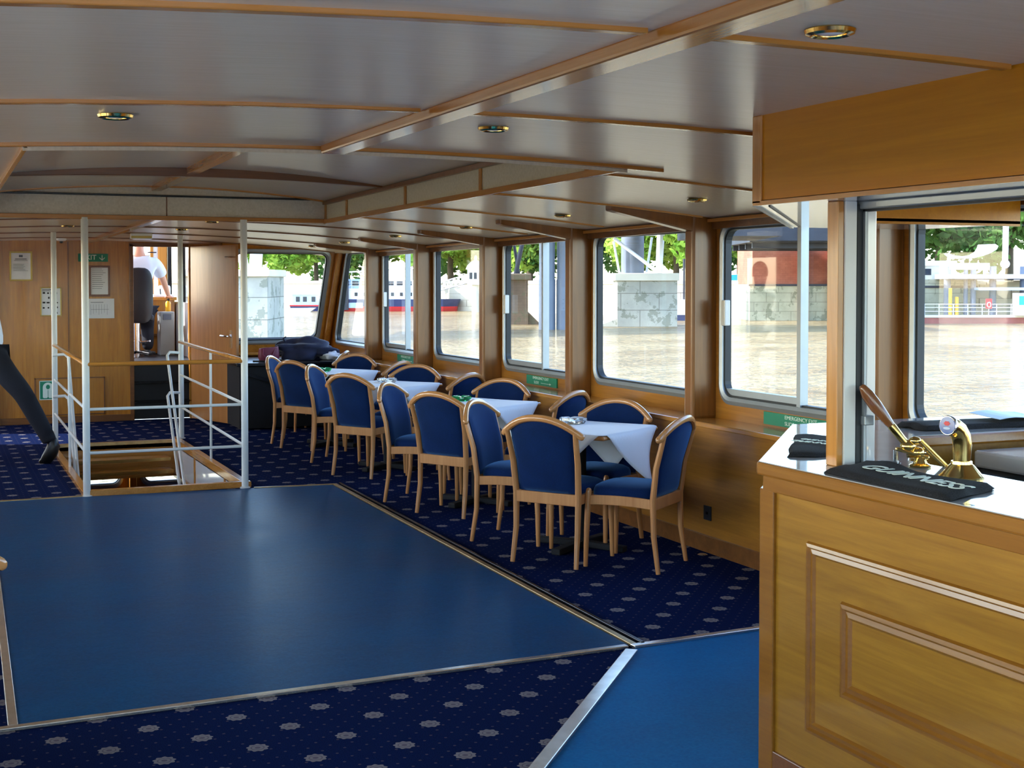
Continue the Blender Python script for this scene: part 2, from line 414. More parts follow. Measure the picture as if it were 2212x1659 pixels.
strip(8, [(2.755, 5.07), (-.6, 1.14)], .055, .016, 'steel_strip', 'wide bright metal edging running diagonally in front of the bar')

# ---- windows and walls
def rrect(a0, a1, b0, b1, r, n=6):
    out = []
    for cx, cy, s in ((a1-r, b1-r, 0), (a0+r, b1-r, 1), (a0+r, b0+r, 2), (a1-r, b0+r, 3)):
        for k in range(n+1):
            t = (s+k/n)*PI/2; out.append((cx+r*math.cos(t), cy+r*math.sin(t)))
    return out
def orect(a0, a1, b0, b1, h, n=6):
    """points on the outer rectangle matching rrect's"""
    out = []; ha0, ha1, hb0, hb1, r = h
    cs = [((a1, hb1-r), (a1, b1), (ha1-r, b1)), ((ha0+r, b1), (a0, b1), (a0, hb1-r)),
          ((a0, hb0+r), (a0, b0), (ha0+r, b0)), ((ha1-r, b0), (a1, b0), (a1, hb0+r))]
    for p, q, w in cs:
        for k in range(n+1):
            t = k/n*2
            u, v, e = (p, q, t) if t <= 1 else (q, w, t-1)
            out.append((u[0]+(v[0]-u[0])*e, u[1]+(v[1]-u[1])*e))
    return out
def wallbay(m, P, a0, a1, b0, b1, hole, th=.05):
    h = (*hole, .115)
    i = rrect(*h); o = orect(a0, a1, b0, b1, h)
    R = [[P(*p, -th) for p in o], [P(*p, 0) for p in o], [P(*p, 0) for p in i], [P(*p, -th) for p in i]]
    m.loft(R, False, True)
def winframe(m, P, hole, w=.042, r=.115):
    a0, a1, b0, b1 = hole
    o = rrect(a0-.004, a1+.004, b0-.004, b1+.004, r); i = rrect(a0+w, a1-w, b0+w, b1-w, r-w*.6); g = rrect(a0+w*.5, a1-w*.5, b0+w*.5, b1-w*.5, r-w*.3)
    m.loft([[P(*p, -.05) for p in o], [P(*p, .008) for p in o], [P(*p, .02) for p in g], [P(*p, .012) for p in i], [P(*p, -.05) for p in i]], False, True)
def seal(m, P, hole, w=.042, r=.115):
    a0, a1, b0, b1 = hole
    o = rrect(a0+w-.002, a1-w+.002, b0+w-.002, b1-w+.002, r-w*.6); i = rrect(a0+w+.012, a1-w-.012, b0+w+.012, b1-w-.012, r-w*.6-.008)
    m.loft([[P(*p, -.002) for p in o], [P(*p, -.002) for p in i], [P(*p, -.045) for p in i], [P(*p, -.045) for p in o]], False, True)
def pane(P, hole, parent, w=.042, r=.115):
    a0, a1, b0, b1 = hole; m = MB(); p = [P(*q, -.03) for q in rrect(a0+w-.004, a1-w+.004, b0+w-.004, b1-w+.004, r-w*.6)]
    m.add(p, [tuple(range(len(p)))]); return m.build('pane', 'glass', parent)
WN = [0]
def window(P, hole, slider=False, where='', latch=False):
    WN[0] += 1
    m = MB(); winframe(m, P, hole); o = m.build('window_%d' % WN[0], 'alu', smooth=True)
    struct(o, where, 'window')
    m = MB(); seal(m, P, hole); m.build('window_seal', 'alu_dark', o)
    pane(P, hole, o)
    if slider:
        a0, a1, b0, b1 = hole; mid = (a0+a1)/2-.03; w = .042
        m = MB()
        def pb(x0, x1, y0, y1, z0, z1):
            v = [P(x, y, z) for x in (x0, x1) for y in (y0, y1) for z in (z0, z1)]
            m.add(v, [(0, 1, 3, 2), (4, 6, 7, 5), (0, 4, 5, 1), (2, 3, 7, 6), (0, 2, 6, 4), (1, 5, 7, 3)])
        pb(mid-.022, mid+.022, b0+w*.8, b1-w*.8, -.045, .0); pb(mid-.03, mid-.014, b0+w*.8, b1-w*.8, -.03, .012)
        pb(mid, a1-w, b0+w, b0+w+.05, -.04, -.004)
        m.build('sliding_sash', 'alu', o)
        if latch:
            m = MB(); pb(a1-w-.055, a1-w-.012, (b0+b1)/2-.08, (b0+b1)/2+.075, -.01, .03); m.build('window_latch', 'white_paint', o, bevel=.006)
    return o
RK = .5556                                                    # rake of the bow windows
def rake(z): return 15.8-(z-.8)*RK
def PS(a, b, off=0):
    y = a if a < 14 else 14+(a-14)*(rake(b)-14)/1.8
    return (4.42-off, y, b)
def PL(a, b, off=0): return (-1.22+off, a, b)
def PF(a, b, off=0): return (a, rake(b)-off*.874, b-off*.486)
def PB(a, b, off=0): return (a, -1.62+off, b)
PIL = [13.72, 12.13, 10.44, 8.76, 7.06, 5.33, 3.64, 1.94, .24, -1.46]
ZB, ZT = .86, 1.965
m = MB(); holes = [(13.86, 15.58, ZB, ZT)]
wallbay(m, PS, 13.77, 15.8, .74, 2.06, holes[0])
m.add([PS(13.77, 2.06), PS(15.8, 2.06), PS(15.8, 2.4), PS(13.77, 2.4)], [(0, 1, 2, 3)])
for k in range(len(PIL)-1):
    h = (PIL[k+1]+.12, PIL[k]-.045, ZB, ZT); holes.append(h)
    wallbay(m, PS, PIL[k+1]+.05, PIL[k]+.05, .74, 2.4, h)
m.box(4.37, -1.66, .74, 4.42, -1.41, 2.4)
struct(m.build('wall_right', 'wall_wood_y', smooth=True), 'varnished oak starboard wall around the river windows', 'wall')
nm = ['raked foremost starboard window nearest the bow', 'sliding starboard window second from the bow', 'fixed starboard window third from the bow',
      'sliding starboard window fourth from the bow', 'fixed starboard window showing the stone bridge pier', 'sliding starboard window beside the bar, looking on the abutment',
      'starboard window behind the bar taps'] + ['starboard window aft of the bar']*9
for k, h in enumerate(holes): window(PS, h, k % 2 == 1, nm[k], k % 2 == 1)
# casing below the windows
m = MB().box(4.2, -1.6, 0, 4.24, 15.75, .74)
struct(m.build('wall_casing', 'wall_wood_y'), 'oak casing below the starboard windows', 'wall')
m = MB().box(4.185, -1.6, .735, 4.43, 15.8, .765)
struct(m.build('trim_9', 'trim_wood_y', bevel=.006), 'oak ledge capping the casing under the starboard windows', 'sill')
m = MB().box(4.182, -1.6, 0, 4.205, 15.7, .1)
struct(m.build('baseboard_right', 'dark_wood', bevel=.004), 'dark wooden skirting along the starboard casing', 'skirting')
# pillars with their roof brackets
for k, yp in enumerate(PIL[:8]):
    m = MB().box(4.25, yp, .76, 4.43, yp+.1, 2.3)
    o = struct(m.build('pillar', 'pillar_wood', bevel=.018, seg=3), 'dark varnished pillar between two starboard windows', 'pillar')
    c = cz(3.7, yp)
    m = MB().prism([(3.7, yp+.005, c+.02), (3.7, yp+.005, c-.03), (3.74, yp+.005, c-.04), (4.25, yp+.005, 1.905), (4.42, yp+.005, 1.84), (4.42, yp+.005, 2.2)], (0, .09, 0))
    m.build('roof_bracket', 'pillar_wood', o, bevel=.008)
# bow wall, raked part
FH = (3.1, 4.28, .86, 1.965)
m = MB(); wallbay(m, PF, 3.0, 4.42, .76, 2.06, FH)
m.box(2.76, 15.86, 0, 4.42, 15.91, .765).box(2.76, 15.88, .7, 3.02, 15.95, 2.3)
m.add([(3.0, 15.1, 2.06), (4.42, 15.1, 2.06), (4.42, 15.1, 2.4), (3.0, 15.1, 2.4)], [(0, 1, 2, 3)])
m.prism([(3.0, 15.82, .0), (3.0, 15.95, .0), (3.0, 15.95, 2.1), (3.0, 15.08, 2.1), (3.0, 15.79, .8)], (.03, 0, 0))
struct(m.build('wall_bow', 'wall_wood', smooth=True), 'raked oak bow wall around the forward window', 'wall')
window(PF, FH, False, 'raked forward window above the bags at the bow')
m = MB().bar((4.36, rake(.78)-.03, .78), (4.36, rake(2.05)-.03, 2.05), .07, .08)
struct(m.build('trim_10', 'trim_wood_z', bevel=.015), 'leaning oak corner post between bow and starboard windows', 'post')
m = MB().box(3.03, 15.62, .735, 4.3, 15.88, .765)
struct(m.build('trim_11', 'trim_wood_x', bevel=.006), 'oak ledge below the forward window', 'sill')
# wheelhouse bulkhead with doorway X 2.13..2.78
m = MB().box(-1.22, 15.9, 0, 2.13, 15.95, 2.3).box(2.13, 15.9, 2.015, 2.8, 15.95, 2.3)
struct(m.build('wall_front', 'bulk_wood'), 'varnished veneer bulkhead in front of the wheelhouse', 'wall')
m = MB().box(2.09, 15.885, 0, 2.135, 15.96, 2.03).box(2.09, 15.885, 2.0, 2.8, 15.96, 2.045)
struct(m.build('trim_12', 'dark_wood', bevel=.004), 'dark wooden frame of the wheelhouse doorway', 'door frame')
m = MB().box(1.416, 15.893, .04, 1.426, 15.901, 2.05)
struct(m.build('trim_13', 'dark_wood'), 'dark vertical joint in the bulkhead veneer', 'joint')
m = MB().box(-1.2, 15.885, 0, 2.09, 15.905, .075)
struct(m.build('baseboard_front', 'dark_wood', bevel=.004), 'dark skirting along the bulkhead', 'skirting')
m = MB(); x0, x1, z0, z1 = 1.05, 1.81, .09, .515
for a in ((x0, z0, x1, z0+.012), (x0, z1-.012, x1, z1), (x0, z0, x0+.012, z1), (x1-.012, z0, x1, z1)): m.box(a[0], 15.89, a[1], a[2], 15.902, a[3])
o = m.build('locker_door', 'dark_wood'); tag(o, 'flush locker hatch low in the bulkhead, bearing the lifejacket sign', 'hatch')
MB().box(x0+.012, 15.894, z0+.012, x1-.012, 15.9, z1-.012).build('door_panel', 'bulk_wood', o)
MB().box(.655, 15.86, .0, .685, 15.92, 2.03).build('trim_14', 'trim_wood_z', bevel=.006)
struct(bpy.data.objects['trim_14'], 'upright oak moulding at the port end of the bulkhead', 'moulding')
# open wheelhouse door leaf
hx, hy, ex, ey = 2.775, 15.76, 3.1, 14.8
m = MB().bar((hx, hy, 1.01), (ex, ey, 1.01), .035, 1.99)
d = struct(m.build('door_1', 'door_wood', bevel=.003), 'veneered wheelhouse door standing open into the saloon', 'door')
dv = Vector((ex-hx, ey-hy, 0)).normalized(); nv = Vector((dv.y, -dv.x, 0))
if nv.y > 0: nv = -nv
q = Vector((ex, ey, .96))-dv*.11+nv*.02
m = MB().bar(q-Vector((0, 0, .1)), q+Vector((0, 0, .1)), .04, .008, up=nv)
m.build('handle_plate', 'chrome', d)
m = MB().tube([q+Vector((0, 0, .03)), q+nv*.045+Vector((0, 0, .03)), q+nv*.05-dv*.14+Vector((0, 0, .035))], .011, 8, round_ends=True)
m.build('door_handle', 'chrome', d, smooth=True)
q2 = Vector((ex, ey, 1.87))-dv*.08+nv*.02
MB().tube([q2, q2+nv*.04, q2+nv*.045-dv*.06], .01, 8).build('cabin_hook', 'chrome', d, smooth=True)
# port wall (mostly outside the picture): bays, an open side door forward
m = MB()
lh = []
for k in range(len(PIL)-1):
    h = (PIL[k+1]+.12, PIL[k]-.045, ZB, ZT); lh.append(h); wallbay(m, PL, PIL[k+1]+.05, PIL[k]+.05, 0, 2.4, h)
m.box(-1.27, -1.66, 0, -1.22, -1.41, 2.4).box(-1.27, 13.77, 0, -1.22, 14.72, 2.4).box(-1.27, 15.72, 0, -1.22, 15.95, 2.4).box(-1.27, 14.72, 2.07, -1.22, 15.72, 2.4)
struct(m.build('wall_left', 'wall_wood_y', smooth=True), 'varnished oak port wall', 'wall')
for h in lh: window(PL, h, False, 'port side window')
m = MB(); wallbay(m, PB, -1.22, 1.6, 0, 2.4, (-1.1, 1.5, .1, 2.05)); wallbay(m, PB, 1.6, 4.42, 0, 2.4, (1.7, 4.3, .1, 2.05))
struct(m.build('wall_back', 'wall_wood', smooth=True), 'varnished oak aft wall', 'wall')
for h in ((-1.1, 1.5, .1, 2.05), (1.7, 4.3, .1, 2.05)): window(PB, h, False, 'tall aft window')
# ---- ceiling with the raised skylight
SX0, SX1, SY0, SY1 = .32, 2.88, 5.35, 10.39
xs = [-1.25, -.7, -.2, SX0, .9, 1.6, 2.3, SX1, 3.3, 3.8, 4.43]; ys = [-1.66, 0, 2.7, SY0, 8, SY1, 13, 15.96]
m = MB()
V = {}
for x in xs:
    for y in ys: V[x, y] = len(m.v); m.v.append((x, y, cz(x, y)))
for i in range(len(xs)-1):
    for j in range(len(ys)-1):
        if SX0 <= xs[i] < SX1 and SY0 <= ys[j] < SY1: continue
        if xs[i] >= 2.2 and ys[j] >= 13 and False: continue
        m.f.append((V[xs[i], ys[j]], V[xs[i+1], ys[j]], V[xs[i+1], ys[j+1]], V[xs[i], ys[j+1]])); m.mi.append(0)
struct(m.build('ceiling', 'ceiling', smooth=True, ang=60), 'beige linen-textured ceiling panels, gently cambered', 'ceiling')
def dz(x, y): return 2.235+(10.39-y)*.011+.085*(1-((x-XC)/1.28)**2)
m = MB().grid(lambda u, v: (SX0+u*(SX1-SX0), SY0+v*(SY1-SY0), dz(SX0+u*(SX1-SX0), SY0+v*(SY1-SY0))), 16, 4)
struct(m.build('ceiling_dome', 'ceiling', smooth=True, ang=60), 'raised curved ceiling inside the skylight coaming', 'ceiling')
m = MB()
for x in (SX0, SX1):
    m.grid(lambda u, v: (x, SY0+u*(SY1-SY0), cz(x, SY0+u*(SY1-SY0))+v*(dz(x, SY0+u*(SY1-SY0))-cz(x, SY0+u*(SY1-SY0)))), 6, 1)
for y in (SY0, SY1):
    m.grid(lambda u, v: (SX0+u*(SX1-SX0), y, cz(SX0+u*(SX1-SX0), y)-.03+v*(dz(SX0+u*(SX1-SX0), y)-cz(SX0+u*(SX1-SX0), y)+.03)), 12, 1)
struct(m.build('skylight_trim', 'coaming'), 'cream panelled sides of the skylight recess', 'skylight surround')
TN = [14]
def trim(m, mat, label, cat='ceiling trim', bevel=.003):
    TN[0] += 1; return struct(m.build('trim_%d' % TN[0], mat, bevel=bevel), label, cat)
def arcbar(fz, x0, x1, y, w, h, n=10):
    m = MB(); R = []
    for k in range(n+1):
        x = x0+(x1-x0)*k/n; z = fz(x, y)
        R.append([(x, y-w/2, z+.004), (x, y+w/2, z+.004), (x, y+w/2, z-h), (x, y-w/2, z-h)])
    return m.loft(R)
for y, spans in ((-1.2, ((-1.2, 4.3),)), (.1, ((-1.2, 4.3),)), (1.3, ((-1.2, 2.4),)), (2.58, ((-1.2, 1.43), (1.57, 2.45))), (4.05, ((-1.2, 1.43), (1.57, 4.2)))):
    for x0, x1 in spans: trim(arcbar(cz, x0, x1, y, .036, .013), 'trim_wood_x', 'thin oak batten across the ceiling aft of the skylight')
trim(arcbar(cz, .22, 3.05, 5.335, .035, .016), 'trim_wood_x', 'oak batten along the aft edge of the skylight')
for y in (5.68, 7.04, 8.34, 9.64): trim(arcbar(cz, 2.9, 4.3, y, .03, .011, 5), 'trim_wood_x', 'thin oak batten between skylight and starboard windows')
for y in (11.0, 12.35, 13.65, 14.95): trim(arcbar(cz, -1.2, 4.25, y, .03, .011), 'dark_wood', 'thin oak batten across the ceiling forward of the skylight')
def yrun(x0, x1, y0, y1, fz, top, h, n=6):
    m = MB(); R = []
    for k in range(n+1):
        y = y0+(y1-y0)*k/n; z = fz((x0+x1)/2, y)+top
        R.append([(x0, y, z), (x1, y, z), (x1, y, z-h), (x0, y, z-h)])
    return m.loft(R)
trim(yrun(1.45, 1.55, -1.55, 5.3, cz, .003, .038), 'trim_wood_y', 'thick varnished oak beam running down the middle of the ceiling', 'ceiling beam', .008)
trim(yrun(1.6, 1.68, 10.45, 15.85, cz, .003, .035), 'trim_wood_y', 'varnished oak beam forward of the skylight', 'ceiling beam', .008)
trim(yrun(1.53, 1.6, 5.4, 10.36, dz, .004, .045), 'trim_wood_y', 'oak rib along the middle of the skylight dome', 'ceiling beam')
m = MB(); n = 16; y = 8.87
R = []
for k in range(n+1):
    x = SX0+.01+(SX1-SX0-.02)*k/n; z = dz(x, y)
    zb = dz(x, y)-.008-.048*(1-(abs(x-XC)/1.28)**2)
    R.append([(x, y-.03, z+.003), (x, y+.03, z+.003), (x, y+.03, min(zb, z-.008)), (x, y-.03, min(zb, z-.008))])
trim(m.loft(R), 'dark_wood', 'dark bow-shaped rib across the skylight dome', 'ceiling rib')
trim(arcbar(dz, SX0, SX1, 10.36, .025, .012, 14), 'trim_wood_x', 'thin oak batten on the far edge of the skylight dome')
trim(MB().box(SX0+.02, 10.365, 2.238, SX1-.02, 10.388, 2.252), 'black_gloss', 'black strip for the gap line along the top of the far coaming', 'strip')  # thin black bar models the gap line above the coaming
trim(MB().box(SX0, 10.36, 2.062, SX1, 10.4, 2.094), 'trim_wood_x', 'oak lip under the far coaming of the skylight')
trim(MB().box(1.641, 10.384, 2.09, 1.649, 10.392, 2.24), 'dark_wood', 'upright joint in the far coaming panel', 'joint')
for x, s in ((SX1, -1), (SX0, 1)):
    trim(yrun(min(x, x+s*.02), max(x, x+s*.02), SY0, SY1-.01, cz, .012, .034), 'trim_wood_y', 'oak lip along the lower edge of the side coaming')
    trim(yrun(min(x, x+s*.03), max(x, x+s*.03), SY0, SY1-.02, lambda a, b: dz(SX0, b), .0, .03), 'dark_wood', 'dark oak bead along the upper edge of the side coaming')
    for y in (5.75, 7.1, 8.42, 9.78, 10.37):
        trim(MB().box(min(x, x+s*.01), y-.018, cz(x, y), max(x, x+s*.01), y+.018, dz(x, y)), 'trim_wood_z', 'short upright oak batten on the side coaming')
for y0, y1 in zip(PIL[1:8], PIL[0:7]):
    trim(MB().bar((4.36, y0+.1, cz(4.36, y0)-.02), (4.36, y1, cz(4.36, y1)-.02), .02, .022), 'trim_wood_y', 'oak bead between ceiling and starboard wall')
    trim(MB().bar((4.40, y0+.1, cz(4.4, y0)-.035), (4.40, y1, cz(4.4, y1)-.035), .03, .06), 'dark_wood', 'dark oak head board above a starboard window')
# roof, plus an unseen overhang added to keep sun off the port windows
m = MB().box(-1.3, -1.7, 2.4, 4.5, 15.05, 2.5)
m.box(-3.3, 4.4, 2.42, -1.25, 14.3, 2.5)
struct(m.build('roof', 'outer_paint'), 'white cabin roof with an unseen overhang added to shade the port windows', 'roof')
m = MB().box(-3.3, -14, -.16, -1.275, 15.6, -.06).box(-1.275, -14, -.16, 4.5, -1.68, -.06)  # unseen pale deck added to bounce sunlight up to the aft ceiling
struct(m.build('bounce_deck', 'outer_paint'), 'unseen pale side and aft deck added to bounce light into the cabin', 'deck')
# ---- wheelhouse seen through the doorway
W0, W1, WY0, WY1, WZF, WZT = .9, 2.9, 15.95, 18.3, .67, 2.95
m = MB().box(W0, WY0, WZF-.05, W1, WY1, WZF).box(W0, WY0+.05, 0, W1, WY0+.09, WZF)
struct(m.build('wheelhouse_floor', 'charcoal'), 'dark step and floor of the wheelhouse', 'floor')
for k, z in enumerate((.22, .44)):
    struct(MB().box(2.14, 15.86-.0, z-.02, 2.79, 16.03, z).build('doorway_step', 'black_gloss', bevel=.004), 'black step tread up into the wheelhouse, '+('lower one', 'upper one')[k], 'step')
m = MB().box(2.05, 15.96, 0, 2.12, 16.02, 2.9).box(2.8, 15.96, 0, 2.86, 16.02, 2.9).box(W0, WY0, 2.3, W1, WY0+.04, WZT)
m.box(W0, WY1, WZF, W1, WY1+.04, 1.42)
struct(m.build('wheelhouse_wall', 'trim_wood_z'), 'oak front wall of the wheelhouse below its windows', 'wall')
m = MB().box(W1, WY0, WZF, W1+.04, WY1, 1.34)
m.box(W0-.04, WY0, WZF, W0, WY1, 1.34)
struct(m.build('wheelhouse_wall', 'white_panel'), 'white side walls of the wheelhouse below its windows', 'wall')
struct(MB().box(W0-.15, WY0-.02, WZT, W1+.15, WY1+.2, WZT+.06).build('wheelhouse_roof', 'outer_paint'), 'wheelhouse roof', 'roof')
for x, y, w in ((2.69, WY1-.02, .045), (2.83, WY1-.02, .12), (W0, WY1-.02, .1), (1.7, WY1-.02, .08)):
    struct(MB().box(x-w/2, y-.04, 1.42, x+w/2, y+.05, WZT).build('wheelhouse_pillar', 'trim_wood_z', bevel=.008), 'oak mullion of the wheelhouse front window', 'pillar')
for x in (W0-.02, W1+.02):
    for y in (16.02, 17.2, WY1-.04):
        struct(MB().box(x-.025, y-.03, 1.34, x+.025, y+.03, WZT).build('wheelhouse_pillar', 'black_gloss'), 'dark frame of the wheelhouse side window', 'pillar')
for x0, x1 in ((W0+.06, 1.66), (1.74, 2.66), (2.715, 2.77)):
    m = MB().add([(x0, WY1, 1.44), (x1, WY1, 1.44), (x1, WY1, 2.93), (x0, WY1, 2.93)], [(0, 1, 2, 3)])
    struct(m.build('wheelhouse_window', 'glass'), 'pane of the wheelhouse front window', 'window')
m = MB().add([(W1+.02, 16.06, 1.35), (W1+.02, 17.17, 1.35), (W1+.02, 17.17, 2.9), (W1+.02, 16.06, 2.9)], [(0, 1, 2, 3)]).add([(W1+.02, 17.23, 1.35), (W1+.02, WY1-.08, 1.35), (W1+.02, WY1-.08, 2.9), (W1+.02, 17.23, 2.9)], [(0, 1, 2, 3)])
struct(m.build('wheelhouse_window', 'glass'), 'side panes of the wheelhouse', 'window')
# ---- lower saloon seen down the stairwell
m = MB().box(-.6, 9, -2.1, 3.9, 17.5, -2.05)
struct(m.build('lower_floor', 'lower_carpet'), 'dark carpet of the lower deck', 'floor')
m = MB()
def PD(a, b, off=0): return (a, 17.5-off, b)
LH = [(.6, 1.36, -1.0, -.3), (1.5, 2.2, -1.0, -.3), (2.42, 3.2, -1.0, -.3)]
wallbay(m, PD, -.6, 1.43, -2.05, -.02, LH[0]); wallbay(m, PD, 1.43, 2.31, -2.05, -.02, LH[1]); wallbay(m, PD, 2.31, 3.9, -2.05, -.02, LH[2])
m.box(-.65, 9, -2.05, -.6, 17.5, -.06).box(3.9, 9, -2.05, 3.95, 17.5, -.06).box(-.6, 8.95, -2.05, 3.9, 9, -.06)
m.box(-.6, 15.9, -.06, 3.9, 17.55, -.02)
struct(m.build('lower_wall', 'wall_wood', smooth=True), 'oak walls of the lower saloon', 'wall')
for k, h in enumerate(LH): window(PD, h, False, 'rounded lower deck window seen down the stairwell')
struct(MB().box(2.27, 17.4, -2.05, 2.36, 17.5, -.06).build('pillar', 'trim_wood_z', bevel=.01), 'oak post between the lower deck windows', 'pillar')
# stairwell lining
m = MB().box(1.06, 13.75, -.36, 2.24, 13.79, .0)
struct(m.build('stairwell_wall', 'trim_wood_x'), 'wooden face at the head of the stairs', 'wall')
m = MB().box(2.24, 10.4, -.33, 2.27, 13.75, -.05).box(1.03, 10.4, -.33, 1.06, 13.75, -.05).box(1.06, 10.36, -.33, 2.24, 10.4, -.05)
struct(m.build('stairwell_wall', 'white_panel'), 'white panels lining the stairwell', 'wall')
m = MB().box(1.03, 10.36, -.04, 2.27, 10.42, .045).box(2.22, 10.4, -.04, 2.28, 13.8, .03).box(1.02, 10.4, -.04, 1.08, 13.8, .03).box(2.215, 10.42, -.36, 2.25, 13.7, -.32).box(2.225, 11.2, -.33, 2.245, 11.22, -.04).box(2.225, 12.6, -.33, 2.245, 12.62, -.04)
struct(m.build('stairwell_trim', 'trim_wood_y', bevel=.004), 'oak coaming around the stairwell opening', 'coaming')
struct(MB().box(1.08, 13.70, -.02, 2.22, 13.77, .012).build('stairwell_trim', 'brass_dull', bevel=.003), 'brass nosing at the head of the stairs', 'nosing')
st = thing('stairs', 'steep wooden stairs with brass nosed treads going down the stairwell', 'stairs', (1.65, 13.3, -2.05), kind='structure')
for k in range(9):
    z = -.14-.22*k if k else -.14; z = [-.13, -.23][k] if k < 2 else -.25-.22*(k-1); y = 13.52-.17*k
    t = MB().box(1.1, y-.12, z-.035, 2.14, y+.12, z).build('stair_tread', 'trim_wood_x', st, world=True, bevel=.004)
    MB().box(1.1, y-.135, z-.025, 2.14, y-.12, z+.006).build('brass_nosing', 'brass', t, world=True)
# ================================================================== chairs and tables
def make_chair():
    t = thing('dining_chair', '', 'chair')
    def rear(s, z):
        k = [(0, .207, -.235), (.2, .2, -.205), (.4, .202, -.2), (.58, .21, -.222), (.78, .222, -.278)]
        for a, b in zip(k[:-1], k[1:]):
            if z <= b[0] or b is k[-1]:
                f = (z-a[0])/(b[0]-a[0]); return Vector((s*(a[1]+(b[1]-a[1])*f), a[2]+(b[2]-a[2])*f, z))
    for s in (-1, 1):
        pts = [rear(s, z) for z in (0, .1, .2, .3, .4, .5, .58, .68, .765)]
        MB().tube(pts, [.0135, .0155, .017, .018, .019, .0185, .018, .0165, .015], 10, sq=(1.0, .92)).build('leg', 'chair_wood', t, smooth=True)
        MB().tube([(s*.205, .205, 0), (s*.202, .2, .2), (s*.2, .19, .40), (s*.2, .188, .428)], [.0125, .0155, .018, .0165], 10, round_ends=True).build('leg', 'chair_wood', t, smooth=True)
    MB().bar((-.215, -.203, .378), (.215, -.203, .378), .024, .066).build('seat_rail', 'chair_wood', t, bevel=.004)
    MB().bar((-.2, .19, .378), (.2, .19, .378), .022, .055).build('seat_rail', 'chair_wood', t, bevel=.004)
    for s in (-1, 1):
        m = MB(); R = []
        for k in range(7):
            y = -.2+.39*k/6; h = .008*math.sin(PI*k/6)
            R.append([(s*.207, y, .35+h), (s*.187, y, .35+h), (s*.187, y, .404+h), (s*.207, y, .404+h)])
        m.loft(R).build('seat_rail', 'chair_wood', t, bevel=.003)
    m = MB(); n = 17; pts = []
    for k in range(n):
        u = -1+2*k/(n-1); pts.append((.25*u, -.315+.06*u*u, .742+.098*(1-abs(u)**2.2)))
    m.tube(pts, [.02]*n, 10, sq=(1.0, .9), round_ends=True).build('top_rail', 'chair_rail', t, smooth=True)
    # upholstered back
    def bk(u, v, side):
        zt = .742+.098*(1-abs(u*.86)**2.2)-.012; z = .412+(zt-.412)*v
        p = rear(1, min(z, .79)); hw = p.x-.014
        y = p.y+.014-.034*(1-u*u)*(.35+.65*v)
        th = .019*math.sqrt(max(.02, 1-abs(u)**6))*math.sqrt(max(.05, 1-abs(2*v-1)**10))
        return (hw*u, y+side*th, z)
    m = MB(); nu, nv = 14, 14
    ring = []
    F = [[bk(-1+2*i/nu, j/nv, 1) for i in range(nu+1)] for j in range(nv+1)]
    B = [[bk(-1+2*i/nu, j/nv, -1) for i in range(nu+1)] for j in range(nv+1)]
    R = [F[j]+B[j][::-1] for j in range(nv+1)]
    m.loft(R).build('backrest', 'fabric', t, smooth=True, ang=60)
    # seat cushion
    m = MB(); R = []
    def so(k, n, a, b, e=4):
        c, s = math.cos(2*PI*k/n), math.sin(2*PI*k/n)
        return a*abs(c)**(2/e)*(1 if c >= 0 else -1), b*abs(s)**(2/e)*(1 if s >= 0 else -1)
    for f, z in ((.93, .388), (1.0, .4), (1.0, .426), (.965, .444), (.85, .457), (.55, .467), (.2, .47)):
        ring = []
        for k in range(32):
            x, y = so(k, 32, .2*f, .2*f); ring.append((x*(1+.06*(y/.2)), y-.004, z+.012*(1 if z > .42 else 0)*math.cos(x*6)*1 - .004))
        R.append(ring)
    m.loft(R).build('seat', 'fabric', t, smooth=True, ang=60)
    return t
chair0 = make_chair(); index_children(chair0); first = [True]
GC = 'blue upholstered dining chairs round the saloon tables'
def chair(x, y, face, label, tilt=0):
    """(x, y) = middle of the rear feet, face = heading in degrees from +X"""
    rz = rad(face-90); off = Vector((math.cos(rad(face)), math.sin(rad(face))))*.235
    loc = (x+off.x, y+off.y, 0)
    if first[0]:
        first[0] = False; c = chair0; c.location = loc; c.rotation_euler = (0, 0, rz); tag(c, label, None, GC)
    else: c = clone(chair0, loc, rz, label, GC)
    return c
chair(3.15, 6.83, 35, 'blue dining chair, back to the dance floor, at the table nearest the bar')
chair(3.79, 6.5, 128, 'blue dining chair on the bar side of the nearest table, seat in full view')
chair(3.94, 7.5, 212, 'blue dining chair under the stone pier window, facing across the nearest white table')
chair(3.19, 7.80, -46, 'blue dining chair with its lit front showing, left of the nearest table')
chair(3.17, 8.57, 30, 'blue dining chair, back to the dance floor, second table from the bar')
chair(4.00, 8.28, 124, 'blue dining chair at the second table, its rail seen edge-on against the casing')
chair(3.97, 9.42, 214, 'blue dining chair beside the fourth window sign, facing over the second table')
chair(3.14, 9.42, -42, 'blue dining chair with its lit front showing, left of the second table')
chair(3.14, 10.56, 32, 'blue dining chair, back to the dance floor, third table from the bar')
chair(3.99, 10.2, 122, 'blue dining chair at the third table, tilted rail seen against the casing')
chair(3.95, 11.35, 222, 'blue dining chair below the third window from the bow, facing over the third table')
chair(3.18, 11.72, -34, 'blue dining chair with its lit front showing, left of the third table')
chair(3.17, 12.5, 30, 'blue dining chair, back to the dance floor, at the table nearest the bow')
chair(4.00, 11.98, 128, 'blue dining chair at the bow end table, only its tilted rail showing')
chair(3.97, 13.28, 222, 'blue dining chair nearest the bow on the window side, its arched rail showing')
chair(3.17, 13.25, -30, 'foremost blue dining chair on the dance floor side, beside the black side table')
chair(4.02, 13.95, 150, 'blue dining chair half hidden behind the bow end chair below the sunlit corner')
chair(-.065, 4.36, 88, 'blue dining chair cut off by the left edge of the picture')

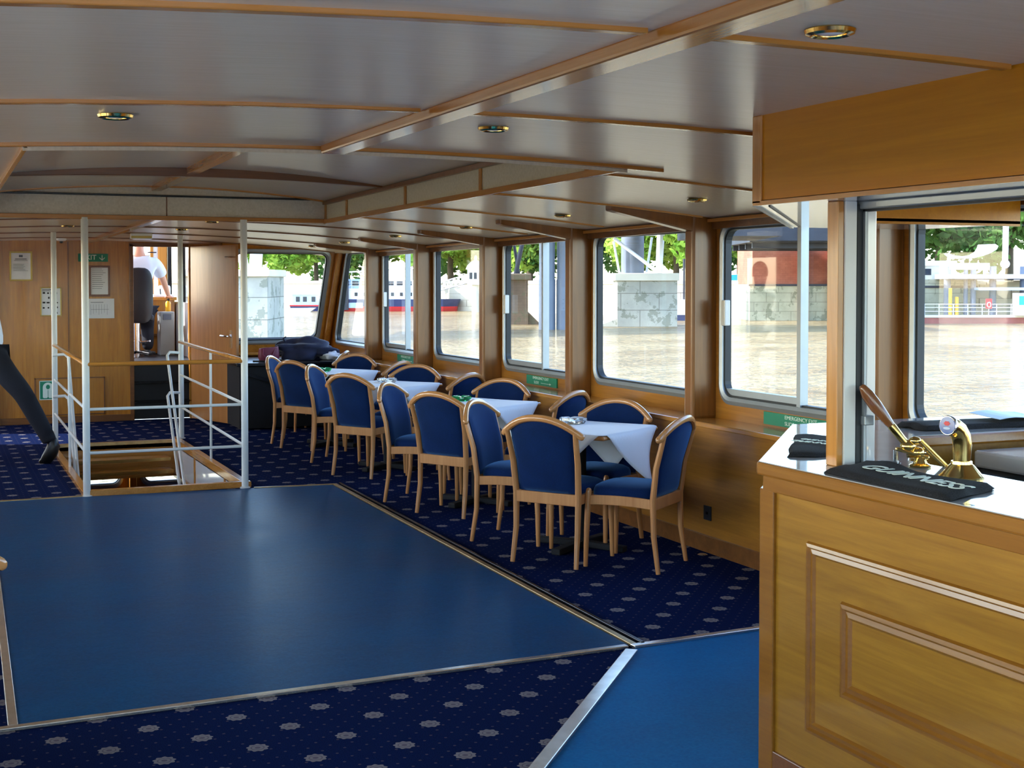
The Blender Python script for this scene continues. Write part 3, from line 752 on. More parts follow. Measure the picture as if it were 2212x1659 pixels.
TH = .345
def make_table():
    t = thing('dining_table', '', 'table')
    MB().box(-TH, -TH, .695, TH, TH, .72).build('table_top', 'chair_rail', t, bevel=.012, seg=3)
    MB().lathe([(.03, .03), (.032, .1), (.032, .69)], n=16).build('pedestal', 'black', t, smooth=True)
    m = MB()
    for k in range(4):
        a = k*PI/2; c, s = math.cos(a), math.sin(a)
        m.bar((0, 0, .028), (c*.3, s*.3, .02), .06, .036)
    m.build('pedestal_base', 'black', t, bevel=.006)
    MB().lathe([(.1, .675), (.1, .695)], n=16).build('mounting_plate', 'black', t)
    return t
table0 = make_table(); index_children(table0)
def cloth_mesh(s, seed, ang, sag=0):
    rnd = random.Random(seed); ph = [rnd.uniform(0, 6) for _ in range(6)]
    def fn(i, j):
        u, v = 2*i-1, 2*j-1
        x, y = (u-v)*s/2, (u+v)*s/2; z = .7235+.0015*math.sin(9*x+ph[0])*math.sin(8*y+ph[1])
        h = TH+.004
        def over(a, b, p):
            o = abs(a)-h
            if o <= 0: return a, b, 0
            sg = 1 if a > 0 else -1; o0 = o
            lean = .05*o+.55*o*o*(1+.6*math.sin(p))
            bb = b*(1-.1*o/.3)+.035*o*math.sin(14*b+p)+.06*o*o*4*math.sin(p*2)
            rp = .05*o*math.sin(10*b+p)
            return sg*(h+.005+lean+rp), bb, -o*.985
        x2, y2, d1 = over(x, y, ph[2]+(0 if x > 0 else 2)); 
        if d1 == 0: y2, x2, d1 = over(y, x2, ph[3]+(0 if y > 0 else 2))
        return (x2, y2, z+d1)
    return MB().grid(fn, 36, 36)
tabs = [(3.575, 7.22, 34, 'square dining table nearest the bar, its wooden corner bare', 'white tablecloth draped cornerwise on the table nearest the bar'),
        (3.6, 8.98, 33, 'square dining table second from the bar', 'white tablecloth on the second table from the bar, holding a green ashtray'),
        (3.57, 10.95, 33, 'square dining table third from the bar', 'white tablecloth on the third table from the bar, holding a clear ashtray'),
        (3.58, 12.72, 33, 'square dining table nearest the bow', 'white tablecloth on the table nearest the bow')]
for k, (x, y, a, lb, lc) in enumerate(tabs):
    if k == 0:
        t = table0; t.location = (x, y, 0); t.rotation_euler = (0, 0, rad(a)); tag(t, lb, None, 'dining tables along the starboard windows')
    else: t = clone(table0, (x, y, 0), rad(a), lb, 'dining tables along the starboard windows')
    c = cloth_mesh([.66, .64, .64, .64][k], 5+k, 0).build('tablecloth', 'cloth', smooth=True, ang=70, solid=.002)
    c.location = (x, y, 0); c.rotation_euler = (0, 0, rad(a)); tag(c, lc, 'tablecloth', 'white tablecloths')
def ashtray(x, y, z, mat, label, cat='ashtray', r=.062, h=.035):
    t = MB(); n = 24
    prof = [(r*.82, 0), (r, h*.55), (r*.98, h), (r*.8, h), (r*.72, h*.35), (.004, h*.3)]
    def sq(k):
        a = 2*PI*k/n; c, s = math.cos(a), math.sin(a); e = 4
        return 1/((abs(c)**e+abs(s)**e)**(1/e))
    R = [[(rr*sq(k)*math.cos(2*PI*k/n), rr*sq(k)*math.sin(2*PI*k/n), zz-(.008 if (i in (2, 3) and k % 6 in (3,)) else 0)) for k in range(n)] for i, (rr, zz) in enumerate(prof)]
    o = t.loft(R).build('ashtray', mat, smooth=True); o.location = (x, y, z); o.rotation_euler = (0, 0, .5)
    return tag(o, label, cat, 'glass ashtrays on the tables')
ashtray(3.62, 7.42, .7275, 'clear_dish', 'clear glass ashtray on the tablecloth nearest the bar', r=.075)
ashtray(3.56, 9.16, .727, 'green_dish', 'green glass ashtray on the second table from the bar')
ashtray(3.62, 11.1, .727, 'clear_dish', 'clear glass ashtray on the third table from the bar', r=.075)
ashtray(3.5, 12.7, .727, 'green_dish', 'green glass ashtray on the table nearest the bow')
# black side table at the bow, with luggage
t = thing('side_table', 'long black side table below the forward window', 'side table', (3.5, 14.75, 0))
MB().box(2.98, 14.28, .69, 4.14, 15.4, .725).build('table_top', 'black_gloss', t, world=True, bevel=.006)
MB().box(3.02, 14.33, .02, 4.1, 15.36, .69).build('table_skirt', 'black', t, world=True)
MB().bar((3.05, 14.315, .62), (3.42, 14.315, .5), .02, .03).build('brace', 'black_gloss', t, world=True)
def lump(c, r, seed, amp=.12, n=28, m=18, flatten=0):
    rnd = random.Random(seed); W = [(Vector((rnd.uniform(-1, 1), rnd.uniform(-1, 1), rnd.uniform(-1, 1))).normalized(), rnd.uniform(2, 9), rnd.uniform(0, 6)) for _ in range(12)]
    mb = MB(); R = []
    for j in range(m):
        t = PI*(j+.5)/m; ring = []
        for k in range(n):
            d = Vector((math.sin(t)*math.cos(2*PI*k/n), math.sin(t)*math.sin(2*PI*k/n), -math.cos(t)))
            a = 1+amp*sum(math.sin(f*w.dot(d)+p) for w, f, p in W)/4
            p = Vector((c[0]+d.x*r[0]*a, c[1]+d.y*r[1]*a, c[2]+d.z*r[2]*a))
            p.z = max(p.z, flatten); ring.append(p)
        R.append(ring)
    return mb.loft(R)
o = thing('coat_heap', 'heap of navy coats piled on the black side table', 'coat', (3.83, 14.8, .725))
lump((3.80, 14.75, .83), (.30, .24, .135), 3, .3, 40, 24, flatten=.727).build('folded_coat', 'navy_cloth', o, True, world=True, ang=80)
lump((3.94, 14.72, .79), (.24, .2, .1), 8, .34, 40, 24, flatten=.727).build('coat_sleeve', 'navy_cloth', o, True, world=True, ang=80)
MB().tube([(3.62, 14.75, .93), (3.6, 14.75, .965), (3.63, 14.74, .985)], [.014, .012, .006], 8).build('hanging_loop', 'navy_cloth', o, world=True, smooth=True)
o = thing('handbag', 'maroon handbag with an open top on the black side table', 'handbag', (3.4, 14.6, .725))
R = []
for z, sx, sy in ((0, .1, .055), (.04, .115, .062), (.1, .112, .055), (.145, .105, .045), (.145, .098, .039), (.09, .1, .045)):
    R.append([(3.4+sx*math.copysign(abs(math.cos(2*PI*k/24))**.6, math.cos(2*PI*k/24)), 14.6+sy*math.copysign(abs(math.sin(2*PI*k/24))**.6, math.sin(2*PI*k/24)), .727+z+.012*(1 if z > .12 else 0)*math.cos(2*PI*k/24)) for k in range(24)])
MB().loft(R).build('bag_body', 'maroon', o, True, world=True, ang=60)
MB().tube([(3.33, 14.56, .86), (3.32, 14.53, .8), (3.36, 14.51, .76), (3.42, 14.52, .79), (3.46, 14.56, .86)], .007, 8).build('bag_handle', 'maroon', o, True, world=True)
o = lump((4.1, 14.55, .77), (.1, .09, .062), 21, .3, flatten=.727).build('carrier_bag', 'plastic_bag', smooth=True, ang=50)
tag(o, 'crumpled white carrier bag beside the navy coats', 'plastic bag')
o = MB().bar((3.2, 14.5, .734), (3.34, 14.46, .734), .03, .016).build('spectacle_case', 'black_gloss', bevel=.006); tag(o, 'small black case lying at the end of the black side table', 'case')

# ================================================================== stair railing
r = thing('stair_railing', 'white tubular railing with floor to ceiling poles around the stairwell', 'railing', (1.05, 10.38, 0))
PO = [(1.045, 10.375), (2.215, 10.33), (1.085, 13.62), (2.325, 13.86)]
for x, y in PO: MB().tube([(x, y, 0), (x, y, cz(x, y)-.005 if y > 11 else 2.075)], .0265, 14).build('pole', 'white_paint', r, True, world=True)
for x, y in PO: MB().lathe([(.04, 0), (.04, .008), (.028, .014)], (x, y, 0), 16).build('pole_foot', 'white_paint', r, True, world=True)
def hr(a, b): MB().tube([a, b], .021, 12, round_ends=True, sq=(.8, 1.15)).build('handrail', 'trim_wood_x', r, True, world=True)
hr((1.07, 10.37, .985), (2.19, 10.335, .985)); hr((2.22, 10.36, .985), (2.315, 13.84, .985)); hr((1.05, 10.4, .985), (1.085, 13.6, .985))
for z in (.65, .325):
    for a, b in (((1.06, 10.372, z), (2.2, 10.335, z)), ((2.218, 10.35, z), (2.32, 13.86, z)), ((1.046, 10.39, z), (1.084, 13.6, z))):
        MB().tube([a, b], .0115, 10).build('rail', 'white_paint', r, True, world=True)
for x, y in ((2.262, 11.95), (1.063, 11.9)): MB().tube([(x, y, .03), (x, y, .97)], .0115, 10).build('upright', 'white_paint', r, True, world=True)
for x, s, nm in ((2.13, 1, 'on the side of the dining tables'), (1.2, -1, 'on the port side')):
    o = thing('stair_handrail', 'white tubular grab rails sloping down the stairwell '+nm, 'handrail', (x, 13.5, 0), group='grab rails in the stairwell')
    for z, y0, y1, z1 in ((.9, 13.5, 12.45, -.42), (.5, 13.5, 12.75, -.42)):
        MB().tube([(x+s*.13, y0+.1, z-.01), (x+s*.03, y0+.03, z), (x, y0-.01, z-.03), (x, y1, z1)], .014, 10).build('grab_rail', 'white_paint', o, True, world=True)

# ================================================================== the bar
b = thing('bar_counter', 'oak bar counter with raised panel mouldings and a glossy top', 'bar', (2.456, 1.2, 0))
out = [(2.475, -1.4), (2.475, 3.66), (3.2, 4.5), (4.17, 4.5)]; inn = [(4.17, 4.05), (3.34, 4.05), (2.86, 3.5), (2.86, -1.4)]
MB().slab(out+inn, .0, .975).build('bar_front', 'bar_wood', b, world=True)
top_o = [(2.432, -1.42), (2.432, 3.64), (3.185, 4.525), (4.17, 4.525)]; top_i = [(4.17, 3.99), (3.36, 3.99), (2.895, 3.46), (2.895, -1.42)]
MB().slab(top_o+top_i, .978, 1.02).build('bar_edge', 'bar_trim', b, world=True, bevel=.008)
def inset(P, d): return P
MB().slab([(2.44, -1.41), (2.44, 3.637), (3.189, 4.517), (4.17, 4.517)]+[(4.17, 4.0), (3.365, 4.0), (2.888, 3.457), (2.888, -1.41)], 1.0195, 1.0225).build('worktop', 'bar_top', b, world=True)
MB().box(2.462, -1.4, .925, 2.476, 3.65, .978).build('frieze_moulding', 'bar_trim', b, world=True, bevel=.004)
MB().slab([(2.462, 3.59), (2.462, 3.665), (2.515, 3.725), (2.54, 3.70), (2.48, 3.63), (2.48, 3.59)], 0, .93).build('corner_post', 'bar_trim', b, world=True, bevel=.004)
MB().slab([(2.465, -1.4), (2.465, 3.662), (3.195, 4.51), (4.17, 4.51), (4.17, 4.49), (3.21, 4.49), (2.48, 3.65), (2.48, -1.4)], 0, .09).build('plinth', 'dark_wood', b, world=True, bevel=.003)
def moulding(y0, y1, z0, z1, w):
    prof = [(0, 0), (.012, w*.12), (.014, w*.35), (.006, w*.5), (.009, w*.8), (0, w)]
    R = []
    for k, (yy, zz, sy, sz) in enumerate(((y1, z0, -1, 1), (y1, z1, -1, -1), (y0, z1, 1, -1), (y0, z0, 1, 1))):
        R.append([(2.476-d, yy+sy*o, zz+sz*o) for d, o in prof])
    m = MB(); n = len(prof); v = [p for q in R for p in q]; f = []
    for j in range(4):
        for i in range(n-1): f.append((j*n+i, j*n+i+1, ((j+1) % 4)*n+i+1, ((j+1) % 4)*n+i))
    m.add(v, f).build('panel_moulding', 'bar_trim', b, world=True)
for y1, y0 in ((3.42, 1.75), (1.35, -.3)):
    moulding(y0, y1, .205, .8, .042); moulding(y0+.2, y1-.17, .36, .65, .05)
o = MB().slab([(2.9, 3.42), (3.38, 3.95), (4.15, 3.95), (4.15, 3.7), (3.5, 3.7), (3.15, 3.3), (3.15, -1.2), (2.9, -1.2)], 0, .90).build('under_bar_unit', 'black')
tag(o, 'dark shelving unit under the bar counter', 'shelving')
o = thing('bar_fridge', 'white fridge top showing behind the beer taps', 'fridge', (3.9, 3.7, .0))
MB().box(3.6, 3.62, .9, 4.1, 3.94, .965).build('fridge_lid', 'white_panel', o, world=True, bevel=.01)
MB().box(3.62, 3.64, .9, 4.08, 3.92, .93).build('fridge_body', 'grey_box', o, world=True)
# canopy
c = thing('bar_canopy', 'oak fascia canopy hanging from the ceiling over the bar', 'canopy', (2.46, 1.2, 1.857))
co = [(2.46, -1.4), (2.46, 3.7), (3.655, 5.19), (4.36, 5.19)]; ci = [(4.36, 4.5), (3.5, 4.5), (2.82, 3.62), (2.82, -1.4)]
N = len(co)+len(ci); pl = co+ci
def fascia(pts, z0, th, name, mat, top=None):
    m = MB()
    for a, q in zip(pts[:-1], pts[1:]):
        d = Vector((q[0]-a[0], q[1]-a[1])).normalized(); nn = Vector((d.y, -d.x))*th
        zt = [(top or cz)(*p)+.01 for p in (a, q)]
        v = [(a[0], a[1], z0), (q[0], q[1], z0), (q[0], q[1], zt[1]), (a[0], a[1], zt[0])]
        v += [(p[0]+nn.x, p[1]+nn.y, p[2]) for p in v]
        m.add(v, [(0, 1, 2, 3), (7, 6, 5, 4), (0, 4, 5, 1), (1, 5, 6, 2), (2, 6, 7, 3), (3, 7, 4, 0)])
    return m.build(name, mat, c, world=True)
fascia(co, 1.857, .02, 'fascia', 'canopy_wood'); fascia([(4.36, 4.5), (3.5, 4.5), (2.82, 3.62), (2.82, -1.4)], 1.84, .02, 'inner_fascia', 'canopy_wood')
MB().slab(pl, 1.85, 1.862).build('soffit', 'white_panel', c, world=True)
MB().box(2.452, 3.655, 1.85, 2.475, 3.705, 2.135).build('corner_moulding', 'trim_wood_z', c, world=True, bevel=.004)
MB().bar((2.458, -1.4, 1.852), (2.458, 3.7, 1.852), .012, .014).build('lower_edging', 'trim_wood_y', c, world=True)
MB().bar((2.46, 3.7, 1.85), (3.655, 5.19, 1.85), .014, .012).build('lower_edging', 'alu', c, world=True)
MB().bar((2.53, 3.72, 1.848), (3.62, 5.08, 1.848), .006, .006).build('soffit_joint', 'alu_dark', c, world=True)
# corner posts and shutter track
p = thing('bar_post', 'upright post at the bar corner, oak with a white shutter channel', 'post', (2.62, 3.44, 1.0225))
MB().box(2.583, 3.425, 1.0225, 2.606, 3.48, 1.85).build('oak_post', 'trim_wood_z', p, world=True, bevel=.003)
MB().box(2.607, 3.42, 1.0225, 2.652, 3.475, 1.85).build('white_channel', 'white_paint', p, world=True, bevel=.003)
MB().box(2.653, 3.42, 1.0225, 2.674, 3.465, 1.84).build('track_gap', 'alu_dark', p, world=True)
MB().box(2.675, 3.41, 1.0225, 2.683, 3.47, 1.84).build('shutter_guide', 'alu', p, world=True)
MB().box(2.70, 3.43, 1.0225, 2.735, 3.49, 1.85).build('side_channel', 'white_panel', p, world=True, bevel=.003)
MB().box(2.672, 3.40, 1.15, 2.708, 3.44, 1.18).build('shutter_bolt', 'alu', p, world=True, bevel=.003)
t = thing('shutter_track', 'aluminium shutter track under the bar canopy', 'track', (2.7, 1.2, 1.84))
MB().box(2.662, -1.4, 1.825, 2.725, 3.46, 1.85).build('track_housing', 'alu', t, world=True, bevel=.004)
MB().box(2.675, -1.39, 1.818, 2.7, 3.45, 1.828).build('track_slot', 'alu_dark', t, world=True)
VR = rad(-23.4)
# lever beer pump
t = thing('beer_pump', 'brass beer pump with a long wooden lever handle', 'beer pump', (2.787, 3.338, 1.0225), VR)
MB().tube([(-.139, 0, .245), (-.128, 0, .228), (-.1, 0, .19), (-.07, 0, .152), (-.052, 0, .13)], [.013, .0195, .021, .0165, .0125], 14, round_ends=True).build('lever_handle', 'handle_wood', t, smooth=True)
MB().tube([(-.053, 0, .131), (-.046, 0, .122), (-.02, 0, .09), (-.006, 0, .074)], [.0125, .0135, .0125, .012], 14).build('ferrule', 'brass', t, smooth=True)
MB().ell((.002, 0, .064), (.026, .02, .02)).ell((.03, 0, .045), (.024, .02, .018)).ell((.022, -.004, .082), (.02, .016, .013)).build('lever_pivot', 'brass', t, smooth=True)
MB().tube([(-.035, -.012, .057), (.06, -.01, .03)], .006, 8, round_ends=True).build('clamp_bolt', 'brass', t, smooth=True)
MB().tube([(.03, 0, .088), (.075, 0, .04), (.118, 0, -.0)], .0055, 8).tube([(.044, .004, .085), (.13, .004, .0)], .003, 6).build('push_rod', 'brass', t, smooth=True)
MB().tube([(-.03, .02, .0), (-.03, .02, .05)], .008, 10).build('support_pillar', 'chrome', t, smooth=True)
MB().lathe([(.032, 0), (.034, .006), (.022, .012), (.014, .03), (.018, .045)], (.04, .0, 0), 20).build('pump_base', 'brass', t, smooth=True)
MB().tube([(.0, 0, .04), (.048, 0, .036)], .012, 10).build('cross_pipe', 'brass', t, smooth=True)
o = MB().lathe([(.03, 0), (.036, .004), (.038, .014), (.034, .014), (.03, .006), (.004, .005)], n=22).build('drip_dish', 'clear_dish', smooth=True)
o.location = (2.74, 3.37, 1.023); tag(o, 'small clear drip dish at the foot of the lever pump', 'dish')
# curved beer font
t = thing('beer_tap', 'curved brass beer font with a round blue badge', 'beer tap', (2.775, 3.085, 1.0225), VR)
MB().lathe([(.064, 0), (.065, .006), (.058, .012), (.036, .038), (.031, .042), (.03, .05)], n=28).build('flange', 'brass', t, smooth=True)
pth = [(0, 0, .04), (.001, 0, .075), (.001, -.0, .1), (-.003, -.002, .122), (-.014, -.006, .14), (-.03, -.014, .152), (-.046, -.024, .157)]
MB().tube(pth, [.0245, .026, .0275, .028, .028, .0275, .0265], 20).build('swan_neck', 'brass', t, smooth=True)
ax = Vector((-.8, -.6, .06)).normalized(); e = Vector(pth[-1])
Q = Vector((0, 0, 1)).rotation_difference(ax).to_matrix()
MB().lathe([(.0285, -.006), (.03, .0), (.03, .005), (.027, .008)], e, 24, Q).build('badge_rim', 'chrome', t, smooth=True)
bd = MB().lathe([(.026, .0075), (.026, .0095), (.001, .0105)], e, 24, Q).build('badge', 'blue_badge', t, smooth=True)
yy = Vector((0, 0, 1)); yy = (yy-ax*yy.dot(ax)).normalized(); xx = yy.cross(ax)
mt = frame_mtx(e+ax*.0112+yy*.006, xx, yy)
MB().add([tuple((mt @ Vector((r*math.cos(a*PI/6)*1.5, r*math.sin(a*PI/6), 0)))[:]) for a, r in [(k, .006 if k % 2 else .0075) for k in range(12)]], [tuple(range(12))]).build('badge_emblem', 'red', bd)
mt = frame_mtx(e+ax*.0112-yy*.008, xx, yy)
MB().add([tuple((mt @ Vector((.012*math.cos(a*PI/6), .004*math.sin(a*PI/6), 0)))[:]) for a in range(12)], [tuple(range(12))]).build('badge_emblem', 'pale_blue', bd)
# towels
def towel(corners, z, label, txt, size, frames, seed, th=.012):
    A, B, C, D = [Vector((*c, 0)) for c in corners]
    rnd = random.Random(seed); ph = [rnd.uniform(0, 6) for _ in range(5)]
    cx = (A+B+C+D)/4
    root = thing('bar_towel', label, 'bar towel', (cx.x, cx.y, z))
    def fz(u, v): return .0035*(1+math.sin(7*u+ph[0]))*(1+.6*math.sin(9*v+ph[1]))*.6+(.014*math.exp(-((u-.25)/.12)**2)*(v > .4)*(v-.4)/.6 if seed == 1 else 0)
    def P(u, v, top, k=0):
        p = A.lerp(B, v).lerp(D.lerp(C, v), u); p = p-cx+Vector((.006*math.sin(11*v+ph[2]), .006*math.sin(9*u+ph[3]), 0))
        e = min(u, 1-u, v, 1-v); rr = min(1, e/.06)
        p.z = (fz(u, v)+th*math.sqrt(rr)) if top else fz(u, v)*.3
        return p
    m = MB(); n = 22
    m.grid(lambda u, v: P(u, v, True), n, n); m.grid(lambda u, v: P(u, v, False), n, n)
    m.build('towelling', 'towel', root, True, ang=80)
    for s, o, xd, yd, sz in txt:
        mt = frame_mtx(Vector((o[0]-cx.x, o[1]-cx.y, th+.0085)), xd, yd)
        text('lettering', s, sz, 'sign_white', root, mt, .0006, bold=.001)
    return root
towel(((2.47, 3.325), (2.67, 3.405), (2.685, 2.86), (2.445, 2.76)), 1.0228, 'black bar towel with white lettering lying in front of the brass taps', [('GUINNESS', (2.55, 3.03), (-.08, -.995, 0), (.995, -.08, 0), .1)], 1, None, 1, .016)
towel(((2.57, 3.67), (2.93, 4.13), (3.08, 4.05), (2.74, 3.6)), 1.0228, 'black bar towel with small lettering on the bar end behind the oak post', [('GUINNESS', (2.80, 3.83), (.35, -.93, 0), (.93, .35, 0), .042), ('GUINNESS', (2.85, 3.87), (.35, -.93, 0), (.93, .35, 0), .034)], .1, None, 2)
towel(((3.5, 4.1), (3.52, 4.3), (4.1, 4.24), (4.1, 4.06)), 1.0228, 'dark blue-black bar towel on the counter under the river window', [], .1, None, 3, .02)
o = MB().grid(lambda u, v: (3.86+.24*u, 4.08+.17*v, 1.056+.006*math.sin(5*u)+.012*v), 6, 4).build('leaflet', 'pale_blue', solid=.002); tag(o, 'pale blue leaflet on the dark towel under the river window', 'leaflet')
o = MB().lathe([(.026, 0), (.03, .005), (.036, .07), (.033, .07), (.027, .012), (.002, .01)], n=20).build('glass_tumbler', 'clear_dish', smooth=True)
o.rotation_euler = (rad(80), 0, rad(40)); o.location = (2.99, 2.98, .935); tag(o, 'clear tumbler lying on the dark shelf behind the beer font', 'glass')
# ================================================================== signs and fittings
def panel(name, label, cat, x0, x1, z0, z1, frame, mat, fw=.018, y=15.9):
    o = thing(name, label, cat, ((x0+x1)/2, y, z0))
    if frame:
        m = MB()
        for a in ((x0, z0, x1, z0+fw), (x0, z1-fw, x1, z1), (x0, z0+fw, x0+fw, z1-fw), (x1-fw, z0+fw, x1, z1-fw)): m.box(a[0], y-.018, a[1], a[2], y-.001, a[3])
        m.build('frame', frame, o, world=True, bevel=.003)
        MB().box(x0+fw, y-.01, z0+fw, x1-fw, y-.004, z1-fw).build('print', mat, o, world=True)
    else: MB().box(x0, y-.008, z0, x1, y-.001, z1).build('panel', mat, o, world=True, bevel=.001)
    return o
def marks(o, rects, mat, y=15.888):
    m = MB()
    for x0, z0, x1, z1 in rects: m.box(x0, y-.0015, z0, x1, y, z1)
    return m.build('printing', mat, o, world=True)
rnd = random.Random(4)
o = panel('framed_certificate', 'gold framed certificate with a small crest, high on the port end of the bulkhead', 'certificate', .8, 1.04, 1.605, 1.935, 'gold_frame', 'paper')
marks(o, [(.9, 1.87, .94, 1.895), (.86, 1.845, .98, 1.853), (.85, 1.83, .99, 1.834)]+[(.84, 1.79-.012*k, .84+rnd.uniform(.1, .16), 1.793-.012*k) for k in range(7)], 'ink')
o = panel('framed_notice', 'gold framed safety notice with little black pictures, partly behind a white pole', 'notice', 1.12, 1.345, 1.21, 1.535, 'gold_frame', 'paper', .012)
marks(o, [(1.14+.045*i+rnd.uniform(0, .02), 1.235+.055*j+rnd.uniform(0, .01), 1.14+.045*i+rnd.uniform(.022, .035), 1.25+.055*j+rnd.uniform(.006, .014)) for i in range(4) for j in range(5) if rnd.random() < .8]+[(1.14, 1.505, 1.24, 1.511), (1.14, 1.492, 1.22, 1.497)], 'black_ink')
o = panel('framed_certificate', 'mahogany framed certificate below the exit sign', 'certificate', 1.645, 1.875, 1.43, 1.78, 'red_frame', 'paper', .022)
marks(o, [(1.68, 1.74-.022*k, 1.68+rnd.uniform(.1, .15), 1.744-.022*k) for k in range(11)], 'ink')
o = panel('laminated_sign', 'unframed laminated deck plan under the mahogany frame', 'plan', 1.63, 1.92, 1.18, 1.405, None, 'paper')
marks(o, [(1.66+.03*k, 1.22+.012*(k % 3), 1.662+.03*k, 1.34) for k in range(7)]+[(1.66, 1.28, 1.86, 1.283), (1.66, 1.36, 1.8, 1.366)], 'ink', 15.892)
o = panel('exit_sign', 'green exit sign with a downward arrow on the bulkhead', 'sign', 1.53, 1.855, 1.825, 1.915, None, 'green_sign')
text('lettering', 'EXIT', .078, 'sign_white', o, frame_mtx(Vector((-.045, -.0095, .046)), (1, 0, 0), (0, 0, 1)), .0008, bold=.001)
m = MB(); ax_, az_ = 1.79, 1.87; y = 15.8895
m.box(ax_-.004, y, az_-.03, ax_+.004, y+.002, az_+.03)
for s in (-1, 1): m.prism([(ax_, y, az_-.034), (ax_+s*.03, y, az_-.004), (ax_+s*.03, y, az_+.006), (ax_, y, az_-.022)], (0, .002, 0))
m.build('arrow', 'sign_white', o, world=True)
o = panel('lifejacket_sign', 'green lifejacket sign on the locker hatch', 'sign', 1.1, 1.285, .27, .485, None, 'green_sign')
m = MB(); y = 15.8905; cx_, z0_ = 1.192, .29
pts = [(cx_-.055, z0_+.01), (cx_-.055, z0_+.12)]+[(cx_-.055*math.cos(PI*k/12), z0_+.12+.055*math.sin(PI*k/12)) for k in range(1, 12)]+[(cx_+.055, z0_+.12), (cx_+.055, z0_+.01), (cx_+.045, z0_), (cx_+.012, z0_), (cx_+.003, z0_+.012), (cx_+.003, z0_+.09), (cx_-.003, z0_+.09), (cx_-.003, z0_+.012), (cx_-.012, z0_), (cx_-.045, z0_)]
m.prism([(a, y, c_) for a, c_ in pts], (0, .002, 0)).build('lifejacket_pictogram', 'sign_white', o, world=True)
MB().prism([(cx_+.022*math.sin(PI*k/6)*(1 if k != 6 else .4), y-.001, z0_+.125+.026*math.cos(PI*k/6)) for k in range(12)], (0, .001, 0)).build('neck_hole', 'green_sign', o, world=True)
MB().box(1.1, 15.8905, .27, 1.285, 15.8915, .278).box(1.1, 15.8905, .477, 1.285, 15.8915, .485).box(1.1, 15.8905, .27, 1.107, 15.8915, .485).box(1.278, 15.8905, .27, 1.285, 15.8915, .485).build('border', 'sign_white', o, world=True)
for y0, y1, lb in ((5.78, 6.53, 'under the sliding window beside the bar'), (9.33, 9.9, 'under the fourth window from the bow'), (12.62, 13.18, 'under the second window from the bow')):
    o = thing('emergency_exit_sign', 'green emergency exit slide sign '+lb, 'sign', (4.42, (y0+y1)/2, .778), 0, 'emergency slide signs under the sliding windows')
    MB().box(4.41, y0, .778, 4.419, y1, .85).build('panel', 'green_sign', o, world=True)
    L = y1-y0
    for s, zz, off in (('EMERGENCY EXIT', .832, .02), ('SLIDE', .797, .16)):
        text('lettering', s, .03, 'sign_white', o, frame_mtx(Vector((-.0105, off*L, zz-.778)), (0, -1, 0), (0, 0, 1)), .0005, sx=1.25)
    yc = (y0+y1)/2-.1*L
    MB().box(4.4085, yc-.1, .796, 4.41, yc+.06, .799).prism([(4.4085, yc-.13, .7975), (4.4085, yc-.1, .79), (4.4085, yc-.1, .805)], (.0015, 0, 0)).build('arrow', 'sign_white', o, world=True)
DL = thing('ceiling_downlight', '', 'downlight')
MB().lathe([(.052, .0), (.056, -.004), (.053, -.012), (.043, -.016), (.036, -.012), (.034, .0)], n=28).build('bezel', 'brass', DL, smooth=True)
MB().lathe([(.035, -.004), (.033, -.009), (.02, -.013), (.002, -.014)], n=20).build('lens', 'lamp_glass', DL, smooth=True)
index_children(DL)
dls = [(.54, 4.4, 'in the middle panel left of the beam'), (1.84, 4.42, 'right of the beam, over the dance floor'), (1.8, 2.42, 'nearest the camera, before the bar canopy'), (3.82, 6.3, 'starboard row, nearest the bar'), (3.8, 7.95, 'starboard row, second from the bar'), (3.8, 9.67, 'starboard row, third from the bar'), (3.8, 11.4, 'starboard row, fourth from the bar'), (3.8, 13.0, 'starboard row, fifth from the bar'), (3.8, 14.2, 'starboard row, nearest the bow'), (2.13, 11.15, 'forward of the skylight near the white pole'), (2.13, 12.6, 'forward of the skylight, before the doorway'), (1.1, 12.3, 'forward of the skylight on the port side')]
for k, (x, y, lb) in enumerate(dls):
    o = DL if k == 0 else clone(DL, (0, 0, 0), 0, '', None)
    o.location = (x, y, cz(x, y)); o['label'] = 'brass ringed ceiling downlight '+lb; o['group'] = 'recessed ceiling downlights'
o = thing('emergency_light', 'small white emergency light box under the forward ceiling beam', 'light', (1.82, 13.1, 2.0))
MB().box(1.73, 13.05, 2.0, 1.93, 13.12, 2.055).build('housing', 'white_panel', o, world=True, bevel=.006)
MB().box(1.735, 13.044, 2.01, 1.925, 13.05, 2.03).build('diffuser', 'gold_frame', o, world=True)
o = thing('smoke_detector', 'round white detector on the ceiling above the bulkhead notices', 'detector', (1.3, 15.3, cz(1.3, 15.3)))
MB().lathe([(.055, .0), (.055, -.018), (.045, -.03), (.03, -.034)], n=20).build('housing', 'white_panel', o, smooth=True)
MB().lathe([(.02, -.033), (.018, -.05), (.006, -.056)], n=14).build('sensor', 'charcoal', o, smooth=True)
o = thing('wall_socket', 'dark socket plate on the casing near the bar', 'socket', (4.2, 6.79, .2))
MB().box(4.192, 6.75, .19, 4.2, 6.83, .275).build('plate', 'charcoal', o, world=True, bevel=.003)
MB().box(4.188, 6.78, .225, 4.193, 6.8, .24).build('switch', 'black_gloss', o, world=True)
o = MB().lathe([(.03, 0), (.03, .004), (.02, .009), (.002, .01)], n=18).build('deck_cap', 'chrome', smooth=True); o.location = (4.12, 6.72, .001); tag(o, 'small round chrome cap on the carpet by the casing', 'cap')
